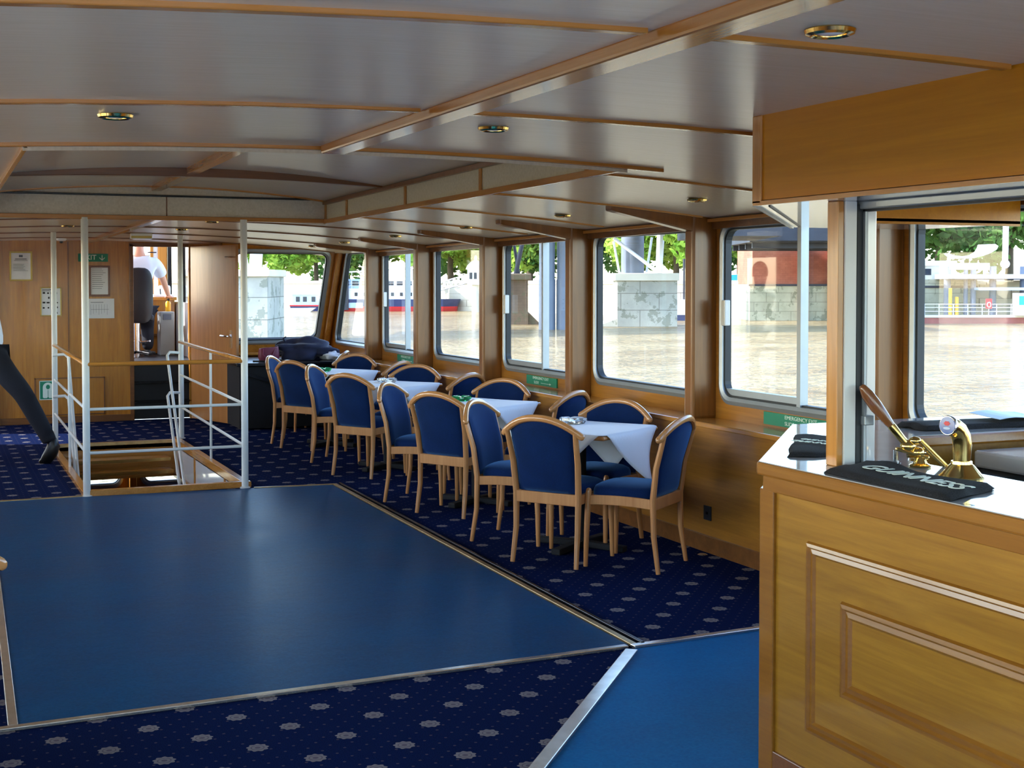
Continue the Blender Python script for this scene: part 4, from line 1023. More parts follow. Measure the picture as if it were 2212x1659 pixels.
# ================================================================== people
def head_bits(parent, c, f, r=.1, hair='hair'):
    """ears, eyes, nose, mouth and hair around head centre c looking along f"""
    c = Vector(c); f = Vector(f).normalized(); u = Vector((0, 0, 1)); s = f.cross(u).normalized()
    for k in (-1, 1):
        MB().ell(c+f*r*.93+s*k*.033+u*.012, (.012, .012, .008), 10, 6).build('eye', 'eye', parent, True)
        MB().ell(c+s*k*r*.8-f*.005-u*.005, (.014, .022, .032), 10, 7).build('ear', 'skin', parent, True)
    MB().ell(c+f*r*1.08-u*.022, (.016, .016, .026), 10, 7).build('nose', 'skin', parent, True)
    MB().ell(c+f*r*.93-u*.06, (.026, .018, .007), 10, 5).build('mouth', 'lip', parent, True)
    m = MB(); R = []
    for j in range(8):
        t = PI*.5*j/7.5; rr = r*1.02*math.cos(t); z = r*1.22*math.sin(t)
        R.append([c-f*.014+Vector((0, 0, .018))+(s*math.cos(2*PI*k/18)*rr*.86+f*math.sin(2*PI*k/18)*rr*1.02)+u*(z-(.055 if (math.sin(2*PI*k/18) < .2 and j == 0) else 0)) for k in range(18)])
    m.loft(R).build('hair', hair, parent, True)
def hand(parent, w, d, palm, curl=.5, side=1):
    """five bent fingers: wrist w, direction d, palm normal"""
    w = Vector(w); d = Vector(d).normalized(); n = Vector(palm).normalized(); s = d.cross(n).normalized()*side
    m = MB()
    R = []
    for t, hw, th in ((0, .026, .017), (.03, .036, .015), (.065, .04, .014), (.09, .038, .011)):
        R.append([w+d*t+s*hw*math.cos(2*PI*k/12)+n*th*math.sin(2*PI*k/12) for k in range(12)])
    m.loft(R)
    for k, L in enumerate((.068, .078, .074, .058)):
        b = w+d*.085+s*(.029-.019*k); p = [b]; a = 0
        for q in (.45, .32, .23):
            a += curl*.6; p.append(p[-1]+(d*math.cos(a)+n*math.sin(a))*L*q)
        m.tube(p, [.0092, .0088, .008, .0068], 8, round_ends=True)
    b = w+d*.025+s*.032; m.tube([b, b+d*.03+s*.02+n*.008, b+d*.055+s*.026+n*.018], [.011, .0098, .008], 8, round_ends=True)
    return m.build('hand', 'skin', parent, True)
# --- person walking off past the stairwell: local x = to the right of the picture, leading leg out of frame
w = thing('person', 'person in dark trousers and white shirt striding off past the stairwell, trailing leg showing', 'person', (.93, 12.52, 0), VR)
B = [(-.47, .0, .98, .12, .1), (-.52, 0, 1.15, .13, .1), (-.60, 0, 1.34, .15, .11), (-.635, 0, 1.47, .07, .07), (-.645, 0, 1.53, .052, .055), (-.665, 0, 1.62, .075, .085), (-.668, 0, 1.71, .078, .092),
     (-.46, -.09, .92, .085, .085), (-.2, -.09, .62, .06, .06), (.045, -.09, .2, .04, .042),
     (-.5, .09, .92, .085, .085), (-.72, .09, .56, .06, .06), (-.68, .09, .1, .04, .042),
     (-.57, -.2, 1.42, .055, .055), (-.36, -.26, 1.27, .06, .06), (-.56, -.26, 1.2, .042, .042),
     (-.61, .19, 1.42, .055, .055), (-.70, .235, 1.18, .042, .042), (-.8, .2, 1.2, .03, .03)]
E_ = [(0, 1), (1, 2), (2, 3), (3, 4), (4, 5), (5, 6), (0, 7), (7, 8), (8, 9), (0, 10), (10, 11), (11, 12), (2, 13), (13, 14), (14, 15), (2, 16), (16, 17), (17, 18)]
skin('body', B, E_, 'skin', w)
T = [(-.47, 0, 1.09, .14, .13), (-.44, -.09, .95, .125, .12), (-.315, -.09, .775, .108, .11), (-.18, -.09, .62, .092, .098), (-.07, -.09, .42, .084, .09), (.04, -.09, .22, .07, .078), (.055, -.09, .18, .068, .075),
     (-.5, .09, .9, .105, .1), (-.72, .09, .56, .078, .084), (-.7, .09, .3, .07, .078), (-.685, .09, .1, .062, .07)]
skin('trousers', T, [(0, 1), (1, 2), (2, 3), (3, 4), (4, 5), (5, 6), (0, 7), (7, 8), (8, 9), (9, 10)], 'trouser', w)
T = [(-.47, 0, .95, .14, .13), (-.505, 0, 1.2, .15, .135), (-.58, 0, 1.41, .15, .12), (-.635, 0, 1.51, .085, .085), (-.57, -.2, 1.43, .075, .075), (-.55, -.21, 1.41, .058, .058), (-.61, .19, 1.42, .07, .07), (-.65, .215, 1.3, .06, .06)]
skin('shirt', T, [(0, 1), (1, 2), (2, 3), (2, 4), (4, 5), (2, 6), (6, 7)], 'shirt', w)
MB().tube([(.075, -.09, .2), (.085, -.09, .155), (.06, -.09, .09), (.02, -.09, .035), (-.015, -.09, .018)], [.044, .056, .06, .054, .03], 12, sq=(1, .95), round_ends=True).build('shoe', 'shoe', w, True)
MB().tube([(-.63, .09, .055), (-.7, .09, .055), (-.8, .09, .045), (-.87, .09, .03)], [.038, .046, .046, .026], 12, round_ends=True).build('shoe', 'shoe', w, True)
head_bits(w, (-.667, 0, 1.69), (-1, 0, 0))
hand(w, (-.57, -.26, 1.2), (-1, .1, -.3), (0, .4, -1), .6); hand(w, (-.82, .2, 1.2), (-1, -.1, .1), (0, -.4, -1), .6, -1)
# --- the helmsman
h = thing('person', 'helmsman in a white short sleeved shirt seated at the wheel, right hand on the console', 'person', (2.37, 17.05, .67))
B = [(0, 0, .6, .13, .11), (0, .02, .8, .135, .1), (0, .03, 1.1, .15, .11), (0, .04, 1.27, .075, .075), (.0, .06, 1.35, .056, .058), (0, .09, 1.44, .078, .088), (0, .095, 1.53, .08, .094),
     (.09, .03, .55, .085, .085), (.1, .14, .34, .06, .06), (.09, .02, .08, .042, .042),
     (-.09, .05, .55, .085, .085), (-.1, .36, .5, .06, .06), (-.1, .34, .12, .042, .042),
     (.18, .03, 1.2, .055, .055), (.30, .14, .95, .044, .044), (.4, .36, .75, .03, .03),
     (-.18, .03, 1.2, .055, .055), (-.27, .18, .93, .044, .044), (-.18, .4, .86, .03, .03)]
skin('body', B, E_, 'skin', h)
T = [(0, .0, .62, .145, .13), (.09, .03, .54, .105, .1), (.1, .13, .36, .085, .085), (.095, .06, .2, .075, .08), (.09, .02, .07, .07, .075), (-.09, .05, .54, .105, .1), (-.1, .36, .5, .082, .082), (-.1, .34, .1, .066, .07)]
skin('trousers', T, [(0, 1), (1, 2), (2, 3), (3, 4), (0, 5), (5, 6), (6, 7)], 'trouser', h)
T = [(0, .01, .68, .15, .13), (0, .02, .85, .155, .12), (0, .03, 1.08, .19, .145), (0, .045, 1.24, .12, .11), (.19, .03, 1.19, .095, .095), (.285, .12, .98, .085, .085), (-.19, .03, 1.19, .095, .095), (-.26, .14, 1.0, .08, .08)]
skin('shirt', T, [(0, 1), (1, 2), (2, 3), (2, 4), (4, 5), (2, 6), (6, 7)], 'shirt', h)
MB().box(.1, -.01, 1.283, .2, .07, 1.296).build('epaulette', 'navy_cloth', h, bevel=.004)
for x, y in ((.09, .02), (-.1, .34)): MB().tube([(x, y-.05, .05), (x, y+.03, .05), (x, y+.14, .045), (x, y+.2, .03)], [.036, .044, .044, .026], 12, round_ends=True).build('shoe', 'shoe', h, True)
head_bits(h, (0, .095, 1.5), (.1, 1, 0))
hand(h, (.4, .37, .745), (.35, .8, -.15), (0, 0, -1), .5); hand(h, (-.18, .41, .86), (.2, 1, 0), (0, 0, -1), .9, -1)
# --- helm chair and wheelhouse fittings
c = thing('helm_chair', 'dark pedestal helm chair with a tall rounded back in the wheelhouse', 'helm chair', (2.31, 16.75, .67))
R = []
for y, sx, sz in ((-.045, .15, .30), (-.03, .175, .335), (.02, .18, .34), (.04, .16, .32)):
    R.append([(sx*math.copysign(abs(math.cos(2*PI*k/28))**.55, math.cos(2*PI*k/28)), .02+y+.03*math.cos(2*PI*k/28)**2, .76+sz*math.copysign(abs(math.sin(2*PI*k/28))**.55, math.sin(2*PI*k/28))) for k in range(28)])
MB().loft(R).build('backrest', 'charcoal', c, True)
MB().box(-.19, .04, .44, .19, .46, .53).build('seat', 'charcoal', c, bevel=.035, seg=3)
MB().lathe([(.045, .0), (.045, .44)], (0, .22, 0), 14).build('pedestal', 'chrome', c, True)
m = MB()
for k in range(5): a = 2*PI*k/5+.3; m.bar((0, .22, .07), (.24*math.cos(a), .22+.24*math.sin(a), .045), .05, .035)
m.build('star_base', 'black_gloss', c, bevel=.006)
MB().tube([(-.15, .14, .2), (.0, .46, .16), (.15, .14, .2)], .012, 8).build('foot_ring', 'chrome', c, True)
c = thing('helm_console', 'sunlit oak console across the front of the wheelhouse', 'console', (2.2, 17.9, .67))
MB().box(.95, 17.62, .68, 2.88, 18.26, 1.36).build('cabinet', 'trim_wood_z', c, world=True)
MB().box(.93, 17.5, 1.36, 2.89, 18.28, 1.40).build('worktop', 'trim_wood_x', c, world=True, bevel=.006)
MB().box(1.0, 17.6, .9, 2.86, 17.622, .93).build('batten', 'dark_wood', c, world=True)
MB().box(2.6, 17.52, 1.4, 2.86, 17.72, 1.435).build('control_box', 'white_panel', c, world=True, bevel=.008)
MB().tube([(2.7, 17.6, 1.43), (2.7, 17.62, 1.5)], .008, 8, round_ends=True).build('throttle_lever', 'black_gloss', c, True, world=True)
c = thing('ships_wheel', 'small steering wheel in front of the helmsman', 'steering wheel', (2.12, 17.45, 1.4))
MB().tube([(.2*math.cos(2*PI*k/24), -.02+.07*math.sin(2*PI*k/24), .08+.19*math.sin(2*PI*k/24)) for k in range(24)], .015, 8, True).build('rim', 'charcoal', c, True)
m = MB()
for k in range(3): a = PI/2+2*PI*k/3; m.tube([(0, 0, .08), (.2*math.cos(a), -.02+.07*math.sin(a), .08+.19*math.sin(a))], .009, 6)
m.tube([(0, -.02, .08), (0, .17, .03)], .02, 8).build('spokes', 'chrome', c, True)
o = MB().box(2.74, 17.9, 1.4, 2.88, 18.08, 1.55).build('white_radio', 'white_panel', bevel=.03, seg=3); tag(o, 'white rounded unit on the console at the foot of the side window', 'radio')
o = thing('grey_cabinet', 'tall grey metal cabinet standing in the wheelhouse', 'cabinet', (2.72, 17.3, .67))
MB().box(2.63, 17.2, .67, 2.81, 17.45, 1.22).build('cabinet_body', 'grey_box', o, world=True, bevel=.012)
MB().box(2.67, 17.193, 1.12, 2.77, 17.201, 1.19).build('label_plate', 'ink', o, world=True)
o = thing('fire_extinguisher', 'small yellow extinguisher on the grey cabinet in the wheelhouse', 'fire extinguisher', (2.75, 17.32, 1.22))
MB().lathe([(.03, .001), (.034, .008), (.034, .11), (.022, .13), (.012, .135)], n=16).build('cylinder', 'yellow', o, True)
MB().box(-.012, -.045, .135, .012, .03, .165).build('valve_handle', 'black_gloss', o, bevel=.004)
o = MB().box(2.715, 18.255, 1.62, 2.79, 18.265, 2.18).build('notice_sheet', 'paper'); tag(o, 'white notice hung against the wheelhouse front window', 'notice')
# ================================================================== the river and its far bank
WZ = -2.2
ca, sa = math.cos(VR), math.sin(VR)
def river(d, l): return (l*ca+d*(-sa), l*sa+d*ca)            # d = distance out over the water, l = sideways
def rthing(name, label, cat, d, l, group=None, kind=None, z=WZ):
    x, y = river(d, l); return thing(name, label, cat, (x, y, z), VR, group, kind)
m = MB().add([(-500, -400, WZ), (500, -400, WZ), (500, 600, WZ), (-500, 600, WZ)], [(0, 1, 2, 3)])
struct(m.build('water', 'water'), 'choppy brown river water', 'water')
BK = [(240, -130), (205, -50), (186, -20), (166, 0), (146, 16), (138, 24), (131, 33), (127, 45), (122, 70), (115, 110)]
def bank(k): return river(*BK[k])
m = MB()
for k in range(len(BK)-1):
    a, b = bank(k), bank(k+1); q = Vector((b[0]-a[0], b[1]-a[1])).normalized(); n = Vector((-q.y, q.x))
    if n.dot(Vector((a[0], a[1]))) < 0: n = -n
    o = [(a[0], a[1]), (b[0], b[1]), (b[0]+n.x*1, b[1]+n.y*1), (a[0]+n.x*1, a[1]+n.y*1)]
    m.slab(o, WZ-1, 1.7); m.slab([(p[0]-n.x*.15, p[1]-n.y*.15) for p in o], 1.3, 1.55)
struct(m.build('embankment_wall', 'wall_stone'), 'pale stone embankment wall across the river', 'wall')
m = MB()
far = [river(d*1.0+160, l*1.9) for d, l in BK]
for k in range(len(BK)-1):
    a, b = bank(k), bank(k+1); m.add([(a[0], a[1], 1.3), (b[0], b[1], 1.3), (*far[k+1], 1.3), (*far[k], 1.3)], [(0, 1, 2, 3)])
struct(m.build('embankment_ground', 'ground'), 'pale pavement behind the embankment wall', 'ground')
# trees -------------------------------------------------------------
def crown_mesh(seed, n, leaf):
    rnd = random.Random(seed); m = MB()
    bl = [(Vector((rnd.uniform(-.62, .62), rnd.uniform(-.62, .62), rnd.uniform(-.5, .62))), rnd.uniform(.28, .5)) for _ in range(15)]
    for _ in range(n):
        c, r = rnd.choice(bl); d = Vector((rnd.gauss(0, 1), rnd.gauss(0, 1), rnd.gauss(0, 1))).normalized()
        p = c+d*r*(rnd.random()**.3)
        a = Vector((rnd.gauss(0, 1), rnd.gauss(0, 1), rnd.gauss(0, .7))).normalized(); b = a.orthogonal().normalized(); b = Quaternion(a, rnd.uniform(0, 6)) @ b
        s = leaf*rnd.uniform(.6, 1.3); w = a.cross(b)
        m.add([p-b*s, p+w*s*.5, p+b*s, p-w*s*.5], [(0, 1, 2, 3)])
    return m
def make_tree(seed, mat):
    t = thing('tree', '', 'tree')
    c = crown_mesh(seed, 5200, .072).build('crown', mat, t); c.location = (0, 0, 6.2); c.scale = (7.2, 7.2, 6.2)
    m = MB().tube([(0, 0, 0), (.1, 0, 2), (-.05, .1, 4.5), (.1, 0, 8)], [.42, .34, .28, .15], 10)
    rnd = random.Random(seed)
    for k in range(5):
        a = rnd.uniform(0, 6.28); z = rnd.uniform(3.2, 5.5); m.tube([(0, 0, z), (1.3*math.cos(a), 1.3*math.sin(a), z+1.6), (2.6*math.cos(a), 2.6*math.sin(a), z+3.6)], [.17, .12, .06], 8)
    m.build('trunk', 'bark', t, True); index_children(t); return t
T1, T2, T3 = make_tree(1, 'leaf'), make_tree(2, 'leaf'), make_tree(3, 'leaf2')
TR = [(T1, 203, -35, 1.0, 'leafy plane tree on the embankment beside the left stone pier, seen through the bow window'),
      (T2, 199, -29, .95, 'bushy plane tree with a bare lower trunk, middle of the forward window'),
      (T1, 192, -23.5, .9, 'plane tree at the edge of the forward window beside the corner post'),
      (T3, 192, -19.5, 1.1, 'dark tree behind the white lifting bridge arm'),
      (T2, 186, -13.5, 1.1, 'plane tree behind the upper deck of the moored ship'),
      (T1, 180, -8.2, 1.15, 'bright plane tree left of the turret kiosk'),
      (T2, 176, -3.2, 1.1, 'bright plane tree just behind the turret kiosk'),
      (T1, 170, 2.2, 1.1, 'plane tree partly hidden by the dark bridge cylinders'),
      (T3, 166, 8.0, 1.05, 'plane tree left of the round steel bridge column'),
      (T1, 160, 13.5, 1.1, 'plane tree behind the round steel bridge column'),
      (T2, 156, 19, 1.05, 'plane tree right of the white bridge pylon'),
      (T1, 150, 25.5, 1.0, 'plane tree above the blue awning by the abutment'),
      (T3, 152, 40, 1.15, 'dark tree behind the white pavilion'),
      (T3, 148, 47, 1.15, 'dark tree behind the curved white canopy'),
      (T3, 146, 54, 1.2, 'dark tree behind the white lamp mast on the jetty'),
      (T3, 214, -14, 1.35, 'tall dark tree in the second row behind the moored ship'),
      (T3, 208, -3, 1.35, 'tall dark tree in the second row behind the gangway'),
      (T3, 196, 12, 1.35, 'tall dark tree in the second row behind the bridge pier'),
      (T3, 225, -30, 1.3, 'tall dark tree in the second row behind the stone pier'),
      (T3, 182, 26, 1.3, 'tall dark tree in the second row behind the abutment')]
seen = set(); rnd = random.Random(9)
for src, d, l, s, lb in TR:
    x, y = river(d, l)
    o = src if src.name not in seen else clone(src, (0, 0, 0), 0, lb)
    seen.add(src.name); o.location = (x, y, 1.3); o.rotation_euler = (0, 0, rnd.uniform(0, 6)); o.scale = (s, s, s); tag(o, lb, 'tree', 'plane trees on the embankment')
# stone pier with white pylon, left ---------------------------------
p = rthing('bridge_pier', 'pale stone bridge pier seen at the left of the forward window', 'bridge pier', 85.5, -17.9)
MB().box(-2.6, -1.6, -1, 2.6, 4.5, 4.1).build('pier_shaft', 'stone', p); MB().box(-2.8, -1.8, 4.1, 2.75, 4.7, 4.55).build('pier_cap', 'concrete', p, bevel=.08)
MB().tube([(1.35, 1, 4.5), (1.75, 1, 9.5)], [.42, .36], 14).tube([(.5, 2, 4.5), (-.4, 2, 9.5)], [.3, .3], 14).build('pylon_leg', 'pylon_white', p, True)
# moored boats ------------------------------------------------------
o = rthing('cabin_boat', 'low white cabin boat moored astern of the big ship', 'boat', 173, -25)
MB().loft([[(-3.3, -1, .0), (3.2, -1, 0), (3.2, 1.4, 0), (-3.3, 1.4, 0)], [(-3.5, -1.2, .75), (3.4, -1.2, .75), (3.4, 1.6, .75), (-3.5, 1.6, .75)]]).build('hull', 'hull_navy', o)
MB().box(-3.2, -1.05, .75, 2.9, 1.4, 2.1).build('cabin', 'pale_blue', o, bevel=.05); MB().box(-3.4, -1.2, 2.1, 3.1, 1.6, 2.25).build('roof', 'white_hull', o, bevel=.04)
for x in (-2.7, -1.8, -.7, .6, 1.7): MB().box(x, -1.09, 1.2, x+.5, -1.04, 1.85).build('window', 'dark_glass', o)
MB().box(-3.5, -1.24, .62, 3.4, -1.2, .8).build('rubbing_strake', 'hull_red', o)
o = rthing('tender', 'small white tender lying beside the cabin boat', 'boat', 168, -26.3)
MB().loft([[(-1.4, -.5, .0), (1.1, -.5, 0), (1.1, .5, 0), (-1.4, .5, 0)], [(-1.6, -.7, .45), (1.7, -.6, .5), (1.7, .6, .5), (-1.6, .7, .45)]]).build('hull', 'white_hull', o)
MB().box(-1.3, -.45, .4, .9, .45, .47).build('thwart', 'concrete', o)
s = rthing('moored_ship', 'moored passenger ship with navy and red hull and white decks', 'ship', 172, -15.5)
Lh = 8.4
def hullring(z, f, w):
    return [(-Lh, -w, z), (0, -w, z), (Lh*.8, -w*.9, z), (Lh*(.98+.05*f), -.3*w, z), (Lh*(1+.06*f), 0, z), (Lh*(.98+.05*f), .3*w, z), (Lh*.8, w*.9, z), (0, w, z), (-Lh, w, z)]
MB().loft([hullring(-.3, 0, 1.8), hullring(.45, .2, 2)]).build('boot_topping', 'hull_red', s); MB().loft([hullring(.45, .2, 2), hullring(.62, .25, 2.05)]).build('stripe', 'red', s)
MB().loft([hullring(.62, .25, 2.03), hullring(1.55, 1, 2.2)]).build('hull', 'hull_navy', s)
MB().box(-Lh-.6, -2.05, 1.5, Lh*.62, 2.05, 2.75).build('main_deck', 'white_hull', s, bevel=.05)
MB().box(-Lh-.6, -2.12, .45, -3.4, -1.9, 1.55).build('side_sponson', 'pale_blue', s)
for k in range(11): x = -7.9+1.15*k; MB().box(x, -2.1, 1.95, x+.38, -2.04, 2.4).build('porthole', 'dark_glass', s)
MB().box(-Lh, -2.1, 2.75, Lh*.6, 2.1, 2.9).build('upper_deck', 'white_hull', s)
MB().box(-7.5, -1.5, 2.9, -2.5, 1.5, 4.1).build('deck_house', 'pale_blue', s, bevel=.04); MB().box(-.6, -1.5, 2.9, 3.2, 1.5, 4.0).build('wheel_house', 'white_hull', s, bevel=.04)
for k in range(4): x = -7.2+1.2*k; MB().box(x, -1.55, 3.25, x+.8, -1.49, 3.85).build('deck_window', 'dark_glass', s)
for k in range(3): x = -.3+1.15*k; MB().box(x, -1.55, 3.3, x+.75, -1.49, 3.8).build('wheel_house_window', 'dark_glass', s)
MB().prism([(-8.2, -1.9, 4.75), (4.0, -1.9, 5.5), (4.0, -1.9, 5.62), (-8.2, -1.9, 4.9)], (0, 3.8, 0)).build('awning', 'white_hull', s)
m = MB()
for k in range(12): x = -8.1+1.1*k; m.tube([(x, -2.05, 2.9), (x, -2.05, 4.8+.04*k)], .035, 6)
for z in (3.25, 3.6): m.tube([(-8.2, -2.05, z), (4.9, -2.05, z)], .03, 6)
m.build('deck_railing', 'white_hull', s); MB().lathe([(.45, 2.9), (.4, 5.2)], (-1.6, .3, 0), 14).build('funnel', 'hull_navy', s, True)
MB().box(-6.6, -2.3, .2, -5.2, -2.1, 4.4).build('gangway_tower', 'dark_steel', s)
o = rthing('bascule_arm', 'white trussed lifting arm rising above the moored ship', 'crane', 176, -18.2)
m = MB()
for y in (-.5, .5): m.bar((.9, y, 4.8), (-2.3, y, 9.2), .3, .3).bar((1.9, y, 5.8), (-1.3, y, 9.4), .3, .3)
for k in range(5): f = k/4; a = Vector((.9-3.2*f, 0, 4.8+4.4*f)); b_ = Vector((1.9-3.2*f, 0, 5.8+3.6*f)); m.bar(a, b_, .2, .2)
m.build('truss', 'concrete', o); MB().tube([(1.4, 0, 0), (1.4, 0, 5.4)], .3, 10).build('post', 'pylon_white', o, True)
g = rthing('gangway', 'white trussed gangway climbing to a turret kiosk', 'gangway', 167, -8.3)
m = MB()
for y in (-.8, .8):
    m.bar((-1, y, 3.6), (3.6, y, 4.9), .1, .12).bar((-1, y, 2.6), (3.6, y, 3.9), .1, .12)
    for k in range(9): x = -1+.575*k; z = 2.6+.283*x+.283; m.bar((x, y, z), (x+.28, y, z+1.05), .07, .07).bar((x+.56, y, z+.15), (x+.28, y, z+1.05), .07, .07)
m.build('truss', 'white_hull', g); MB().prism([(-1, -.8, 2.5), (3.6, -.8, 3.8), (3.6, -.8, 3.9), (-1, -.8, 2.6)], (0, 1.6, 0)).build('walkway', 'dark_steel', g)
k = rthing('turret_kiosk', 'small white domed kiosk at the top of the gangway', 'kiosk', 166, -4.5)
MB().box(-1, -1, 3.4, 1, 1, 5.3).build('kiosk_body', 'white_hull', k); MB().lathe([(1.25, 5.3), (1.05, 5.75), (.6, 6.2), (.18, 6.4), (.14, 6.9), (.02, 7.0)], n=16).build('dome', 'white_hull', k, True)
for x in (-.75, -.2, .4): MB().box(x, -1.03, 4.1, x+.35, -.99, 4.9).build('window', 'dark_glass', k)
MB().tube([(0, 0, -1), (0, 0, 3.4)], .5, 12).build('support', 'concrete', k, True)
# dark pier and cylinders (fourth window) ---------------------------
p = rthing('bridge_pier', 'sooty brick bridge pier with dark steel struts, left half of the fourth window', 'bridge pier', 119.5, .1)
MB().box(-2.5, -1.2, -1, 1.3, 3, 4.1).build('pier_shaft', 'brick_dark', p); MB().box(-2.8, -1.5, 3.9, 1.6, 3.3, 4.5).build('pier_cap', 'brick_dark', p, bevel=.1)
MB().prism([(1.3, -1, -1), (3.4, -1, -1), (1.3, -1, 1.1)], (0, 3.6, 0)).build('cutwater', 'brick_dark', p)
MB().tube([(-.9, 0, 4.4), (-.9, 0, 11)], .42, 12).tube([(.2, 0, 4.4), (1.3, 0, 9.6)], .2, 10).tube([(.5, .8, 4.4), (-.4, .8, 10)], .14, 10).tube([(-2.2, .4, 4.4), (-3.2, .4, 9.4)], .3, 10).build('strut', 'dark_steel', p, True)
p = rthing('bridge_cylinders', 'pair of dark iron bridge cylinders standing in the river', 'bridge pier', 106, 3.45)
for x in (-.7, .7):
    MB().lathe([(.66, -1), (.66, 3.9), (.62, 4.0), (.62, 14)], (x, 0, 0), 24).build('cylinder', 'steel_grey', p, True)
MB().box(-1.4, -.5, 8.2, 1.4, .5, 8.8).build('cross_beam', 'dark_steel', p)
# stone pier of the fifth window ------------------------------------
p = rthing('bridge_pier', 'big stone bridge pier carrying a round steel column and white braces', 'bridge pier', 113.6, 11.3)
MB().box(-2.5, -1.4, -1, 2.5, 3.4, 3.85).build('pier_shaft', 'stone', p); MB().box(-2.75, -1.7, 3.85, 2.65, 3.7, 4.5).build('pier_cap', 'concrete', p, bevel=.06)
MB().loft([[(-4.3, -1, -1), (-2.45, -1.3, -1), (-2.45, 3.2, -1), (-4.3, 2.8, -1)], [(-4.1, -.9, .05), (-2.45, -1.3, .05), (-2.45, 3.2, .05), (-4.1, 2.7, .05)], [(-3.0, -.8, .7), (-2.45, -1.3, .7), (-2.45, 3.2, .7), (-3, 2.6, .7)], [(-2.5, -.7, 1.4), (-2.45, -1.3, 1.4), (-2.45, 3.2, 1.4), (-2.5, 2.5, 1.4)]]).build('cutwater', 'stone', p)
MB().lathe([(.98, 4.5), (.98, 9.5)], (-1.0, 1.4, 0), 28).build('steel_column', 'steel_grey', p, True)
def brace(a, b_, r): MB().tube([a, b_], r, 12).build('brace', 'pylon_white', p, True)
brace((1.1, .2, 4.5), (1.3, .2, 10.5), .27); brace((-2.7, .3, 7.45), (.9, .3, 4.7), .15); brace((-2.7, .5, 7.2), (-2.2, .5, 4.55), .1); brace((.75, 2.4, 7.6), (.3, 2.4, 4.6), .1); brace((1.6, 1.5, 7.3), (1.4, 1.2, 4.6), .12)
MB().bar((-3.2, .2, 7.75), (1.6, .2, 7.75), .2, .16).build('brace', 'pylon_white', p)
# work boat right of it ---------------------------------------------
o = rthing('work_boat', 'white and blue work boat with a dark lifting frame, right of the stone pier', 'boat', 131, 16.9)
MB().box(-1.0, -1, -.2, 2.4, 1.2, .55).build('boot_topping', 'hull_navy', o); MB().box(-1.05, -1.05, .55, 2.4, 1.25, 2.05).build('hull', 'white_hull', o, bevel=.05)
MB().box(.9, -.6, 2.0, 2.3, .9, 5.6).build('deck_house', 'white_hull', o, bevel=.05)
m = MB()
for x in (-.2, .35): m.tube([(x, -.4, 2), (x, -.4, 6)], .11, 8)
m.tube([(.35, -.4, 5.3), (1.5, -.4, 4.2), (1.6, -.4, 2.2)], .08, 8).tube([(.4, -.4, 2.2), (1.3, -.4, 4.6)], .06, 8); m.build('lifting_frame', 'dark_steel', o, True)
m = MB()
for k in range(6): m.tube([(-1+.4*k, -1, 2.05), (-1+.4*k, -1, 2.7)], .03, 6)
m.tube([(-1, -1, 2.7), (1.1, -1, 2.7)], .03, 6).build('railing', 'dark_steel', o)
MB().box(.2, -1.08, 1.2, .35, -1.04, 1.5).build('porthole', 'dark_glass', o)
# bridge deck and abutment ------------------------------------------
b = rthing('bridge_deck', 'dark riveted underside of the bridge deck, across the tops of the right hand windows', 'bridge', 116, 31, z=5)
MB().box(-10.5, 0, .0, 3, 13, .5).build('deck_plate', 'dark_steel', b); MB().box(-10.5, -.4, .1, 3, 0, 3.2).build('side_girder', 'dark_steel', b)
m = MB()
for k in range(4): m.box(-10+3.6*k, -.62, .3, -9.7+3.6*k, -.4, 3.0)
m.build('girder_stiffener', 'steel_grey', b)
m = MB()
for k in range(4): m.box(-10, 1.5+3.4*k, -.5, 3, 1.9+3.4*k, 0)
m.build('cross_girder', 'dark_steel', b)
MB().box(-17, -14, .05, -10.5, -2, 2.5).build('river_span', 'dark_steel', b)
P_ = [(-17, -14), (-17, -2), (-34, -6), (-54, -15), (-54, -31), (-34, -19)]
MB().prism([(x, y, 2.9) for x, y in P_], (0, 0, .6)).build('footbridge_span', 'dark_steel', b)
p = rthing('bridge_abutment', 'brick bridge abutment on a stone plinth, lit on its left and shaded under the deck', 'abutment', 130, 28.2)
MB().box(-5.2, 0, -1, 7, 9, 3.5).build('stone_plinth', 'weed_stone', p); MB().box(-4.9, .3, 3.5, 7, 9, 7.3).build('brick_wall', 'brick', p)
MB().box(-5.3, -.1, 3.35, 7, .3, 3.55).build('string_course', 'dark_steel', p)
for x in (-.2, 2.4): MB().box(x, -.5, -1, x+.6, .4, 7.2).build('pilaster', 'brick', p)
o = rthing('awning', 'bright blue awning on the embankment beside the abutment', 'awning', 142, 24, z=1.7)
MB().loft([[(-1.1, y, 0), (-1, y, .45), (-.7, y, .62), (.9, y, .66), (1.1, y, .5), (1.1, y, 0)] for y in (0, 2.4)]).build('canvas', 'cyan_paint', o)
